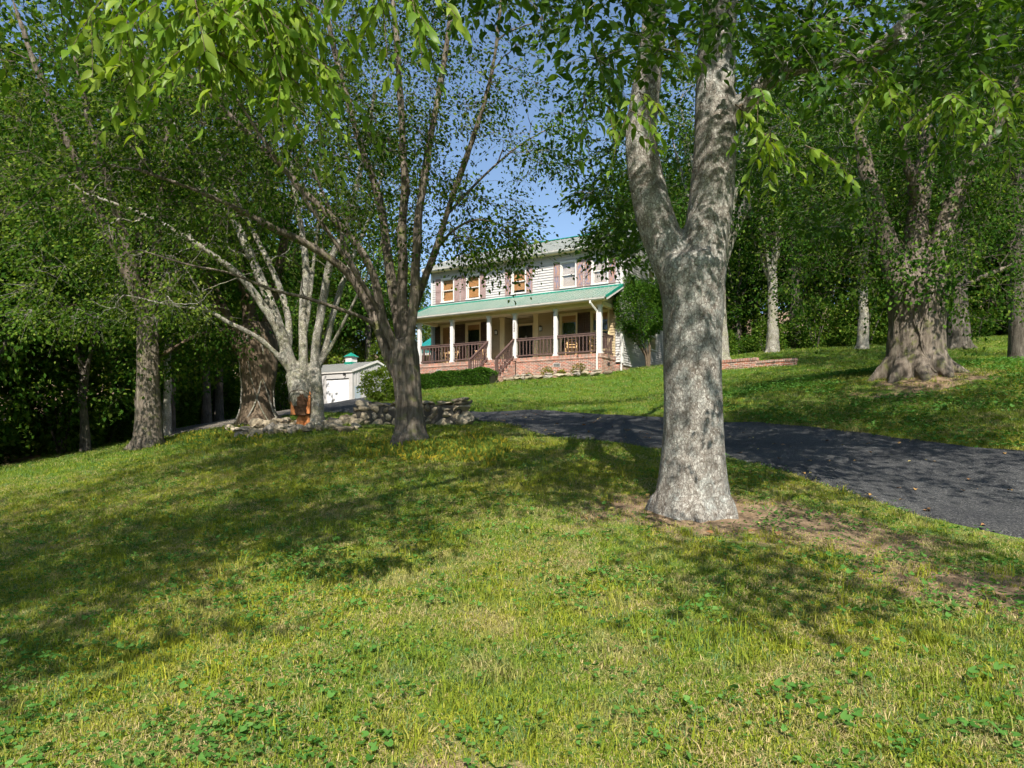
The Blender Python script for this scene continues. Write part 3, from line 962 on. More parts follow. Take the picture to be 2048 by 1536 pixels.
od = MB().box(-2.73, -.34, -.012, -.003, -.05, 2.2).build('overhead_door', M_DOORW, gar)
for k in range(4):
    MB().box(-2.72, -.35, -.035, -.013, .0 + k * .545, .0 + k * .545 + .53).build('door_section', M_DOORW, od, bevel=.008)
MB().box(-2.73, -.34, -.06, -.036, 2.14, 2.21).build('door_header', M_IRON, od)
MB().box(-.128, .02, -.055, .07, -1, gh).build('corner_trim', M_METAL, gar)
MB().box(gl, .05, -.13, -.052, gh - .08, gh + .02).build('eave_trim', M_GUTTER, gar)
metal_roof('garage_roof', gl - .1, .06, -.12, gh + .03, gd / 2, gr + .05, M_GREYROOF, gar, .3)
metal_roof('garage_roof', gl - .1, .06, gd + .12, gh + .03, gd / 2 + .003, gr + .05, M_GREYROOF, gar, .3)
rake(.07, -.12, gh + .01, gd / 2, gr + .04, .05, .16, M_WHITE, gar)
rake(.07, gd + .12, gh + .01, gd / 2, gr + .04, .05, .16, M_WHITE, gar)
sd = MB().box(.016, .03, .22, .85, -.6, 1.62).build('side_door', M_METAL2, gar)
MB().box(.031, .05, .28, .34, .6, .7).build('door_handle', M_IRON, sd)
sc_ = MB(); sc_.box(-.9, -.72, -.12, -.05, 2.5, 2.58); sc_.bar((-.66, -.05, 2.5), (-.66, -.22, 2.42), .07, .07)
sc_.build('floodlight', M_IRON, gar)
cx = -2.75
cu_ = MB().box(cx - .38, cx + .38, gd/2 - .38, gd/2 + .38, gr - .1, gr + .12).build('cupola_base', M_TEAL, gar)
MB().box(cx - .33, cx + .33, gd/2 - .33, gd/2 + .33, gr + .121, gr + .5).build('cupola_box', M_WHITE, cu_)
MB().box(cx - .40, cx + .40, gd/2 - .40, gd/2 + .40, gr + .501, gr + .56).build('cupola_cornice', M_WHITE, cu_)
pm = MB(); h0, h1 = gr + .561, gr + .92
pm.add([(cx - .46, gd/2 - .46, h0), (cx + .46, gd/2 - .46, h0), (cx + .46, gd/2 + .46, h0), (cx - .46, gd/2 + .46, h0), (cx, gd/2, h1)], [(0, 3, 2, 1), (0, 1, 4), (1, 2, 4), (2, 3, 4), (3, 0, 4)])
pm.build('cupola_roof', M_TEAL, cu_)

SA = P(500, 827, 58)
shed = empty('shed', (SA[0], SA[1], SA[2] - .1), HA, 'pale metal shed, shade-tinted blue-grey, behind the vine-covered trunk', 'shed')
MB().box(-3.4, 0, 0, 4, -.6, 2.1).build('wall_core', M_METAL2, shed)
ribbed('ribbed_panel', -3.38, -.05, lambda a: 2.08, -.002, 'x', shed, M_METAL2, .3, z0=-.6)
w_ = MB(); w_.box(-1.5, -.75, -.075, -.048, .75, 1.55)
w_ = w_.build('window', M_WHITE, shed)
MB().box(-1.43, -.82, -.08, -.0755, .82, 1.48).build('pane', M_DOOR, w_)
metal_roof('shed_roof', -3.6, .2, -.25, 2.12, 2.0, 2.9, M_GREYROOF, shed, .3)
metal_roof('shed_roof', -3.6, .2, 4.25, 2.12, 2.003, 2.9, M_GREYROOF, shed, .3)

# ------------------------------------------------------------------ low brick wall on the right lawn
bw0 = P(1400, 745, 30.6); bw1 = P(1592, 727, 27.4)
ang = math.atan2(bw1[1] - bw0[1], bw1[0] - bw0[0])
bwl = math.hypot(bw1[0] - bw0[0], bw1[1] - bw0[1])
bwt = empty('brick_wall', (bw0[0], bw0[1], bw0[2] + .04), ang, 'low red brick retaining wall stepped down at its right end', 'wall')
spl = bwl * .62
MB().box(0, spl, -.11, .11, -.5, .30).build('brick_course', M_BRICK, bwt)
MB().box(0, spl + .02, -.13, .13, .302, .42).build('brick_coping', M_SOLDIER, bwt, bevel=.004)
MB().box(spl, bwl, -.108, .108, -.5, .16).build('brick_course', M_BRICK, bwt)
MB().box(spl + .021, bwl + .02, -.128, .128, .162, .27).build('brick_coping', M_SOLDIER, bwt, bevel=.004)

# ------------------------------------------------------------------ stones
def stone_mat():
    m, nt, bs, out = new_mat('field_stone')
    w = wpos(nt)
    oi = N(nt, 'ShaderNodeObjectInfo')
    base = ramp(nt, oi.outputs['Random'], [(0.0, (0.16, 0.13, 0.085)), (0.4, (0.28, 0.235, 0.165)), (0.7, (0.40, 0.335, 0.235)), (1.0, (0.23, 0.21, 0.18))])
    lich = ramp(nt, noise(nt, w, 14, 6, 0.7), [(0.35, (0.55, 0.53, 0.5)), (0.55, (1, 1, 1)), (0.75, (1.6, 1.55, 1.4))])
    nt.links.new(mixc(nt, 1.0, base, lich, 'MULTIPLY'), bs.inputs['Base Color'])
    bs.inputs['Roughness'].default_value = 0.92
    bs.inputs['Specular IOR Level'].default_value = 0.2
    bump(nt, bs, noise(nt, w, 30, 6, 0.7), 0.7, 0.02)
    return m
M_STONE = stone_mat()
def stone_meshes(n, seed):
    rng = np.random.default_rng(seed)
    out = []
    for k in range(n):
        bm = bmesh.new()
        bmesh.ops.create_icosphere(bm, subdivisions=2, radius=1.0)
        planes = rng.normal(size=(9, 3)); planes /= np.linalg.norm(planes, axis=1)[:, None]
        offs = rng.uniform(.48, .8, 9)
        for v in bm.verts:
            p = np.array(v.co)
            q = np.sign(p) * np.abs(p) ** .75          # squarish
            for pl, o in zip(planes, offs):
                d = q @ pl
                if d > o: q = q - pl * (d - o)
            v.co = Vector(q * .62)
        me = bpy.data.meshes.new('stone'); bm.to_mesh(me); bm.free()
        me.materials.append(M_STONE)
        out.append(me)
    return out
STONES = stone_meshes(9, 5)
rs = np.random.default_rng(11)
def put_stone(parent, p, size, rot=None, k=None):
    o = link('stone', STONES[int(rs.integers(len(STONES))) if k is None else k], parent)
    o.location = p
    o.scale = size
    o.rotation_euler = rot if rot is not None else tuple(rs.uniform(-.3, .3, 2)) + (rs.uniform(0, 6.3),)
    return o
# dry stone wall behind the middle tree
w0 = P(700, 853, 17.9); w1 = P(936, 850, 16.6)
wl = math.hypot(w1[0] - w0[0], w1[1] - w0[1]); wa = math.atan2(w1[1] - w0[1], w1[0] - w0[0])
wbase = min(gz(w0[0], w0[1]), gz(w1[0], w1[1]))
dsw = empty('dry_stone_wall', (w0[0], w0[1], wbase), wa, 'dry stacked field stone wall behind the middle tree', 'stone wall')
MB().box(.12, wl - .2, -.02, .34, -.2, .50).build('rubble_core', plain('dark_wall_core', (.05, .045, .035)), dsw)  # plain dark block that closes the gaps between the stones
row_z = -.04
for r_ in range(4):
    h = [.22, .19, .17, .11][r_]
    x = -.02 + rs.uniform(0, .12)
    while x < wl - .25:
        wdt = rs.uniform(.16, .46) if r_ < 3 else rs.uniform(.3, .6)
        lz = gz(*(np.array([w0[0], w0[1]]) + np.array([math.cos(wa), math.sin(wa)]) * x)) - wbase
        put_stone(dsw, (x + wdt / 2, rs.uniform(-.06, .02) + .06 + (.1 if r_ == 3 else 0), row_z + h / 2 + rs.uniform(-.03, .03)),
                  (wdt * .88, (.24 if r_ < 3 else .36), h * rs.uniform(.75, 1.15)), (rs.uniform(-.2, .2), rs.uniform(-.35, .35), rs.uniform(-.3, .3)))
        if r_ >= 2: put_stone(dsw, (x + wdt / 2, .33, row_z + h / 2), (wdt * .8, .2, h * .8))
        x += wdt * 1.02
    row_z += h * .93
put_stone(dsw, (wl - .16, .1, .17), (.42, .40, .36), (.1, .2, .3), 2)
put_stone(dsw, (wl - .2, .12, .47), (.34, .36, .22), (.05, -.1, .5), 4)
put_stone(dsw, (wl - .3, .14, .64), (.42, .40, .11), (.0, -.08, .3), 1)
put_stone(dsw, (.02, .1, .12), (.22, .3, .26), (.1, .1, .2), 3)
# tumbled stones between the wall and the vine-covered trunk
rub = empty('tumbled_stones', tuple(G(600, 862)), 0, 'bank of tumbled pale field stones under the many-stemmed tree', 'stones')
ro_ = np.array(rub.location)
for k in range(170):
    t = rs.random()
    px_ = 470 + 245 * t + rs.normal(0, 8)
    py_ = 872 - 8 * t - 26 * rs.random() ** 1.2 + (6 if px_ < 520 else 0)
    g = G(px_, py_)
    if g[1] > 22: continue
    s = rs.uniform(.09, .24) * (1.5 if rs.random() < .12 else 1)
    put_stone(rub, tuple(g + np.array([0, 0, s * .3]) - ro_), (s * rs.uniform(1, 1.7), s * rs.uniform(.8, 1.4), s * rs.uniform(.55, .9)))
# flat edging stones of the flower bed
edg = empty('stone_edging', tuple(HW(-2.3, -1.3, 0)), HA, 'row of flat pale stones edging the bed below the porch', 'stone edging')
x = -2.9
while x < 3.0:
    wdt = rs.uniform(.28, .6)
    lx, ly = -2.3 + x + wdt / 2, -1.25 + .16 * math.sin(x * 1.3) + (.25 * (x - 1.2) if x > 1.2 else 0)
    w = HW(lx, ly)
    z = gz(w[0], w[1]) - HZ
    put_stone(edg, (x + wdt / 2, ly + 1.3, z + .13), (wdt * .95, .32, .2), (rs.uniform(-.08, .08), rs.uniform(-.08, .08), rs.uniform(-.2, .2)))
    if rs.random() < .5: put_stone(edg, (x + wdt / 2, ly + 1.34, z + .26), (wdt * .8, .26, .10), (rs.uniform(-.08, .08), rs.uniform(-.08, .08), rs.uniform(-.2, .2)))
    x += wdt
# ------------------------------------------------------------------ leaves and bark
def leaf_mat(name, dark, midc, light, trans=0.38, glow=1.0, rough=0.42, gloss=False):
    m, nt, bs, out = new_mat(name)
    if not gloss:
        nt.nodes.remove(bs)
        bs = nt.nodes.new('ShaderNodeBsdfDiffuse')
    at = N(nt, 'ShaderNodeAttribute', attribute_name='lv')
    c = ramp(nt, at.outputs['Fac'], [(0.0, dark), (0.5, midc), (1.0, light)])
    nt.links.new(c, bs.inputs[0])
    if gloss:
        bs.inputs['Roughness'].default_value = rough
        bs.inputs['Specular IOR Level'].default_value = 0.25
    tr = N(nt, 'ShaderNodeBsdfTranslucent')
    tc = mixc(nt, 1.0, c, (1.5 * glow, 1.45 * glow, 0.55 * glow), 'MULTIPLY')
    nt.links.new(tc, tr.inputs[0])
    mx = N(nt, 'ShaderNodeMixShader', i_0=trans)
    nt.links.new(bs.outputs[0], mx.inputs[1]); nt.links.new(tr.outputs[0], mx.inputs[2])
    nt.links.new(mx.outputs[0], out.inputs[0])
    return m
M_LEAF = leaf_mat('hackberry_leaf', (0.030, 0.080, 0.010), (0.070, 0.150, 0.016), (0.15, 0.24, 0.025), .42, gloss=True)
M_LEAFN = leaf_mat('sunlit_hackberry_leaf', (0.07, 0.15, 0.016), (0.13, 0.23, 0.022), (0.24, 0.32, 0.04), .45, gloss=True)  # brighter hackberry leaf; sun on the near sprays is put into its colour
M_LEAF2 = leaf_mat('pear_leaf', (0.022, 0.060, 0.010), (0.060, 0.120, 0.014), (0.22, 0.28, 0.05), .36)  # bright end raised so that some leaves look sunlit
M_LEAF2B = leaf_mat('sunlit_pear_leaf', (0.032, 0.080, 0.012), (0.095, 0.165, 0.02), (0.28, 0.33, 0.07), .38)  # brighter copy of the pear leaf, sunlight included in its colour
M_LEAF3 = leaf_mat('maple_leaf', (0.018, 0.055, 0.010), (0.048, 0.108, 0.014), (0.18, 0.24, 0.04), .36)  # bright end raised here too, painting leaves caught by the sun
M_LEAFY = leaf_mat('yellow_green_leaf', (0.06, 0.12, 0.016), (0.13, 0.20, 0.025), (0.24, 0.28, 0.045), .42)  # lighter, yellower green leaf
M_LEAFB = leaf_mat('box_leaf', (0.020, 0.060, 0.010), (0.050, 0.125, 0.015), (0.12, 0.20, 0.03), .28)
M_LEAFR = leaf_mat('bed_leaf', (0.06, 0.12, 0.02), (0.15, 0.20, 0.03), (0.42, 0.22, 0.05), .35)
M_LEAFH = leaf_mat('yellowing_leaf', (0.07, 0.15, 0.03), (0.17, 0.24, 0.04), (0.52, 0.40, 0.05), .35)

def bark_mat(name, dark, midc, light, vs=7.0, lichen=None, stretch=(1, 1, .22), strength=.9, moss=None):
    m, nt, bs, out = new_mat(name)
    v = coords(nt, 'Object', stretch)
    v1 = coords(nt, 'Object')
    rg = noise(nt, v, vs * 2.2, 8, .7, .4)
    big = noise(nt, v1, 1.8, 4, .6)
    c = ramp(nt, rg, [(0.30, dark), (0.5, midc), (0.72, light)])
    if lichen:
        vo = N(nt, 'ShaderNodeTexVoronoi', i_Scale=42.0)
        nt.links.new(coords(nt, 'Object', (1, 1, .8)), vo.inputs['Vector'])
        ln = noise(nt, v1, 9.0, 9, .8, .5)
        lm = ramp(nt, ln, [(0.40, (0, 0, 0)), (0.60, (.9, .9, .9))])
        lc = mixc(nt, ramp(nt, noise(nt, v1, 2.7, 3), [(0.45, (0, 0, 0)), (0.6, (1, 1, 1))]), lichen[0], lichen[1])
        lc = mixc(nt, 1.0, lc, ramp(nt, vo.outputs['Distance'], [(0.0, (1.15, 1.15, 1.15)), (0.6, (0.8, 0.8, 0.8))]), 'MULTIPLY')
        c = mixc(nt, lm, c, lc)
        fl = noise(nt, coords(nt, 'Object', (1, 1, .75)), 34, 8, .72, .3)
        c = mixc(nt, ramp(nt, fl, [(.53, (0, 0, 0)), (.60, (.85, .85, .85))]), c, (.60, .58, .52))
        vc = N(nt, 'ShaderNodeTexVoronoi', feature='DISTANCE_TO_EDGE', i_Scale=30.0)
        nt.links.new(coords(nt, 'Object', (1, 1, .55)), vc.inputs['Vector'])
        c = mixc(nt, ramp(nt, vc.outputs['Distance'], [(.0, (.75, .75, .75)), (.09, (0, 0, 0))]), c, (.075, .06, .048))
        c = mixc(nt, ramp(nt, noise(nt, coords(nt, 'Object', (1, 1, .5)), 3.6, 7, .72), [(.54, (0, 0, 0)), (.68, (.75, .75, .75))]), c, (.085, .075, .062))
    c = mixc(nt, 1.0, c, ramp(nt, big, [(0.3, (0.72, 0.7, 0.68)), (0.65, (1.1, 1.1, 1.1))]), 'MULTIPLY')
    if moss:
        mm = ramp(nt, noise(nt, v1, 4.0, 6, .7), [(0.55, (0, 0, 0)), (0.66, (.8, .8, .8))])
        c = mixc(nt, mm, c, moss)
    nt.links.new(c, bs.inputs['Base Color'])
    bs.inputs['Roughness'].default_value = .92
    bs.inputs['Specular IOR Level'].default_value = .15
    fine = noise(nt, coords(nt, 'Object', (1, 1, .6)), 45, 6, .75)
    h = math_n(nt, 'ADD', math_n(nt, 'MULTIPLY', rg, .7), math_n(nt, 'MULTIPLY', fine, .3))
    bump(nt, bs, h, strength, .05)
    return m
M_BARK1 = bark_mat('lichen_grey_bark', (.07, .058, .046), (.20, .17, .14), (.33, .29, .25), 6,
                   ((.47, .45, .40), (.36, .39, .36)), (1, 1, .7), 1.0)
M_BARK2 = bark_mat('furrowed_grey_bark', (.055, .045, .034), (.17, .14, .11), (.30, .26, .21), 9, None, (1, 1, .14), 1.0, (.15, .16, .05))
M_BARK3 = bark_mat('pale_pear_bark', (.08, .07, .052), (.24, .21, .165), (.38, .35, .29), 7, ((.42, .42, .36), (.28, .29, .16)), (1, 1, .3), .8)
M_BARK4 = bark_mat('brown_ridged_bark', (.05, .036, .024), (.15, .11, .075), (.25, .20, .14), 8, None, (1, 1, .14), 1.0)
M_BARK5 = bark_mat('forest_bark', (.035, .03, .024), (.11, .095, .075), (.2, .18, .15), 8, None, (1, 1, .2), .8)

def unit(a):
    return a / (np.linalg.norm(a, axis=-1, keepdims=True) + 1e-9)

def leaves_mesh(name, pos, axis, length, width, mat, rng, lv, droop=.35, fine=False, up=.55):
    """one folded blade per leaf; lv picks its tone"""
    n = len(pos)
    ax = unit(axis + rng.normal(0, .45, (n, 3)) + np.array([0, 0, -droop]))
    nr = unit(np.array([0, 0, up]) + rng.normal(0, .55, (n, 3)))
    sd = unit(np.cross(ax, nr)); nr = np.cross(sd, ax)
    L = (length * rng.uniform(.65, 1.2, n))[:, None]; W = L * width
    fold = rng.uniform(.05, .35, n)[:, None]
    if not fine:
        v = np.stack([pos, pos + ax * L * .42 + sd * W * .5 + nr * W * fold, pos + ax * L, pos + ax * L * .42 - sd * W * .5 + nr * W * fold], 1).reshape(-1, 3)
        f = np.arange(n * 4).reshape(-1, 4)
        return mesh_np(name, v, f, mat, False, {'lv': ('FACE', lv)})
    # ovate leaf with a pointed, curling tip: 2 x 4 quads along the midrib
    st = [(.0, .03, 0.), (.12, .33, .015), (.34, .5, .03), (.56, .42, .01), (.78, .2, -.05), (1.0, .0, -.15)]
    rows = []
    for (t, w, c) in st:
        mid = pos + ax * L * t + nr * L * c
        e = nr * W * (w * fold * 1.6)
        rows += [mid - sd * W * w + e, mid, mid + sd * W * w + e]
    v = np.stack(rows, 1).reshape(-1, 3)
    f = []
    for i in range(5):
        a = i * 3
        f += [[a, a + 1, a + 4, a + 3], [a + 1, a + 2, a + 5, a + 4]]
    f = (np.arange(n)[:, None, None] * 18 + np.array(f)[None]).reshape(-1, 4)
    return mesh_np(name, v, f, mat, True, {'lv': ('FACE', np.repeat(lv, 10))})

class Skeleton:
    """stems given by hand, then limbs that reach out to every leaf clump"""
    def __init__(s, seed):
        s.rng = np.random.default_rng(seed)
        s.P = np.zeros((0, 3)); s.par = []; s.D = np.zeros((0, 3)); s.R = []; s.load = []
        s.paths = []      # node index lists
    def stem(s, pts, rad, sub=4, at=None):
        pts = catmull(np.asarray(pts, float), sub)
        rad = np.interp(np.linspace(0, 1, len(pts)), np.linspace(0, 1, len(rad)), rad)
        d = unit(np.gradient(pts, axis=0))
        b = len(s.P)
        s.P = np.vstack([s.P, pts]); s.D = np.vstack([s.D, d])
        s.R += list(rad); s.load += [0] * len(pts)
        s.par += [-1 if at is None else at] + list(range(b, b + len(pts) - 1))
        s.paths.append(list(range(b, b + len(pts))))
        return b
    def reach(s, targets, zbias=.5, wander=.07, rtip=.006, power=.46, kmin=0, rcap=.6, nseg=6, drop=.0):
        rng = s.rng
        nst = len(s.P)
        d0 = np.array([np.min(np.linalg.norm(s.P - t, axis=1)) for t in targets]) if len(targets) else []
        new = []
        for t in np.asarray(targets)[np.argsort(d0)]:
            v = t - s.P
            dist = np.linalg.norm(v, axis=1)
            al = (v * s.D).sum(1) / (dist + 1e-6)
            cost = dist * (1.35 - .5 * al) + zbias * np.maximum(0, s.P[:, 2] - t[2])
            cost[:kmin] += 50
            k = int(np.argmin(cost))
            p = s.P[k]; L = dist[k]
            if L < .08: s.load[k] += 1; continue
            c1 = p + unit(s.D[k] * .6 + unit(t - p) * .8) * L * .38
            c2 = t - (unit(t - p) * .75 + np.array([0, 0, .15 - drop])) * L * .3
            q = np.linspace(0, 1, nseg + 1)[1:, None]
            pts = (1-q)**3 * p + 3*(1-q)**2*q*c1 + 3*(1-q)*q*q*c2 + q**3 * t
            pts[:-1] += rng.normal(0, wander * L / nseg * 1.6, (nseg - 1, 3))
            b = len(s.P)
            s.P = np.vstack([s.P, pts]); s.D = np.vstack([s.D, unit(np.gradient(np.vstack([p, pts]), axis=0)[1:])])
            s.R += [np.nan] * nseg; s.load += [0] * (nseg - 1) + [1]
            s.par += [k] + list(range(b, b + nseg - 1))
            s.paths.append([k] + list(range(b, b + nseg)))
        load = np.array(s.load, float)
        for i in range(len(s.P) - 1, -1, -1):
            if s.par[i] >= 0: load[s.par[i]] += load[i]
        Rr = np.array(s.R, float)
        est = rtip * np.maximum(load, 1) ** power
        for i in range(len(s.P)):
            if np.isnan(Rr[i]):
                cap = Rr[s.par[i]] * (rcap if i in (pp[1] if len(pp) > 1 else -1 for pp in ()) else 1.0)
                Rr[i] = min(est[i], cap * .92)
        s.Rf = Rr
    def tubes(s, lo=0.0, hi=9.0, first=0):
        V, Fq = [], []; o = 0
        for pth in s.paths[first:]:
            r = s.Rf[pth].copy()
            if len(pth) > 1: r[0] = min(r[0], r[1] * 1.25)
            if not (lo <= r.max() < hi): continue
            n = 12 if r.max() > .12 else 8 if r.max() > .05 else 5 if r.max() > .018 else 3
            v, f = tube_np(s.P[pth], r, n)
            V.append(v); Fq.append(f + o); o += len(v)
        if not V: return np.zeros((0, 3)), np.zeros((0, 4), int)
        return np.vstack(V), np.vstack(Fq)

def clump_leaves(rng, centers, per, radius, tw=5, flat=.7, spread=.16, outward=None):
    """twigs and leaf positions of each clump"""
    n = len(centers)
    d = rng.normal(0, 1, (n, tw, 3)); d[..., 2] *= flat
    if outward is not None: d += outward[:, None, :] * .9
    d = unit(d)
    Lt = radius * rng.uniform(.6, 1.25, (n, tw, 1))
    tips = centers[:, None, :] + d * Lt
    tips[..., 2] -= .12 * Lt[..., 0]
    k = max(1, per // tw)
    t = rng.uniform(.15, 1.05, (n, tw, k, 1))
    pos = centers[:, None, None, :] * (1 - t) + tips[:, :, None, :] * t + rng.normal(0, spread * radius, (n, tw, k, 3))
    axis = np.broadcast_to(d[:, :, None, :], pos.shape)
    tone = rng.normal(0, .13, (n, 1, 1)) + rng.normal(0, .2, (n, tw, k)) + .42
    return tips, pos.reshape(-1, 3), axis.reshape(-1, 3), np.clip(tone.reshape(-1), 0, 1)

def twig_tubes(centers, tips, r=.004):
    n, tw, _ = tips.shape
    a = np.repeat(centers, tw, 0); b = tips.reshape(-1, 3)
    mid = (a + b) / 2 + np.array([0, 0, .03])
    V, Fq = [], []
    pts = np.stack([a, mid, b], 1)
    rad = np.array([r, r * .7, r * .35])
    ang = np.arange(3) * 2.0944
    ring = np.stack([np.cos(ang), np.sin(ang), 0 * ang], 1)
    ring2 = np.stack([np.cos(ang), 0 * ang, np.sin(ang)], 1)
    d = np.abs(unit(b - a))[:, 2]
    rr = np.where((d > .6)[:, None, None], ring[None], ring2[None])
    v = pts[:, :, None, :] + rr[:, None] * rad[None, :, None, None]
    m = len(a)
    f = []
    for i in range(2):
        for k in range(3):
            f.append([i*3 + k, i*3 + (k+1) % 3, (i+1)*3 + (k+1) % 3, (i+1)*3 + k])
    f = (np.arange(m)[:, None, None] * 9 + np.array(f)[None]).reshape(-1, 4)
    return v.reshape(-1, 3), f

def merge_vf(*vf):
    V, Fq = [], []; o = 0
    for v, f in vf:
        if len(v) == 0: continue
        V.append(v); Fq.append(f + o); o += len(v)
    return np.vstack(V), np.vstack(Fq)

def remeshed(name, v, f, voxel, mat, lump=.012, freq=9.0):
    """weld overlapping stems into one continuous bark surface"""
    # close the tube ends so that the volume is solid
    me = mesh_np(name, v, f, None)
    bm = bmesh.new(); bm.from_mesh(me)
    be = [e for e in bm.edges if e.is_boundary]
    bmesh.ops.holes_fill(bm, edges=be, sides=0)
    bm.to_mesh(me); bm.free()
    tmp = bpy.data.objects.new('tmp', me); COL.objects.link(tmp)
    md = tmp.modifiers.new('r', 'REMESH'); md.mode = 'VOXEL'; md.voxel_size = voxel; md.use_smooth_shade = True
    sm = tmp.modifiers.new('s', 'SMOOTH'); sm.factor = .6; sm.iterations = 4
    dg = bpy.context.evaluated_depsgraph_get()
    out = bpy.data.meshes.new_from_object(tmp.evaluated_get(dg))
    bpy.data.objects.remove(tmp, do_unlink=True)
    bpy.data.meshes.remove(me)
    nv = len(out.vertices)
    co = np.empty(nv * 3, np.float32); out.vertices.foreach_get('co', co); co = co.reshape(-1, 3)
    no = np.empty(nv * 3, np.float32); out.vertices.foreach_get('normal', no); no = no.reshape(-1, 3)
    x, y, z = co.T
    h = np.sin(x * freq + 2 * np.sin(z * 2.1)) * np.sin(y * freq * 1.1 + 1.7 * np.sin(z * 1.7 + 1)) + .5 * np.sin(z * freq * .6 + 3 * np.sin(x * 4)) * np.sin((x - y) * freq * .8)
    h += .5 * np.sin(x * freq * 2.9 + z * 3) * np.sin(y * freq * 3.1 - z * 2.2)
    co = co + no * (h * lump)[:, None]
    out.vertices.foreach_set('co', co.astype(np.float32).ravel())
    out.update()
    out.materials.clear(); out.materials.append(mat)
    out.name = name
    return out

def tree_thing(name, base, label, group=None, cat='tree'):
    return empty(name, tuple(base), 0, label, cat, group)

def finish_tree(tr, sk, base, centers, per, radius, leaf, llen, lwid, bark, rng, voxel=None, tw=5, thick=.055, fine=False, spread=.16, lump=.012, twr=.004, up=.55, extra=None, first_leaf='crown'):
    base = np.asarray(base)
    cc = np.asarray(centers)
    mid = cc.mean(0)
    tips, pos, axis, lv = clump_leaves(rng, cc, per, radius, tw, spread=spread, outward=unit(cc - mid))
    if voxel:
        v, f = sk.tubes(thick)
        if extra is not None: v, f = merge_vf((v, f), extra)
        link('trunk', remeshed('trunk', v - base, f, voxel, bark, lump), tr)
        v, f = sk.tubes(0, thick)
    else:
        v, f = sk.tubes(thick)
        link('trunk', mesh_np('trunk', v - base, f, bark, True), tr)
        v, f = sk.tubes(0, thick)
    tv, tf = twig_tubes(cc, tips, twr)
    v, f = merge_vf((v, f), (tv, tf))
    bo = link('branches', mesh_np('branches', v - base, f, bark, True), tr); bo['kind'] = 'stuff'
    lo = link(first_leaf, leaves_mesh('crown', pos - base, axis, llen, lwid, leaf, rng, lv, fine=fine, up=up), tr); lo['kind'] = 'stuff'
    return tr

def flare(base, r0, n, rng, spread=1.5, h=.55, r=.35):
    """root buttresses round a trunk foot"""
    V = []
    for k in range(n):
        a = 2 * math.pi * k / n + rng.uniform(-.25, .25)
        d = np.array([math.cos(a), math.sin(a), 0])
        e = base + d * r0 * spread; e[2] = gz(e[0], e[1]) - .06
        p0 = base + d * r0 * .35 + np.array([0, 0, h])
        p1 = base + d * r0 * .85 + np.array([0, 0, h * .3])
        V.append(tube_np(catmull([p0, p1, e], 4), np.interp(np.linspace(0, 1, 9), [0, .5, 1], [r0 * r * .9, r0 * r, r0 * r * .45]), 8))
    return merge_vf(*V)

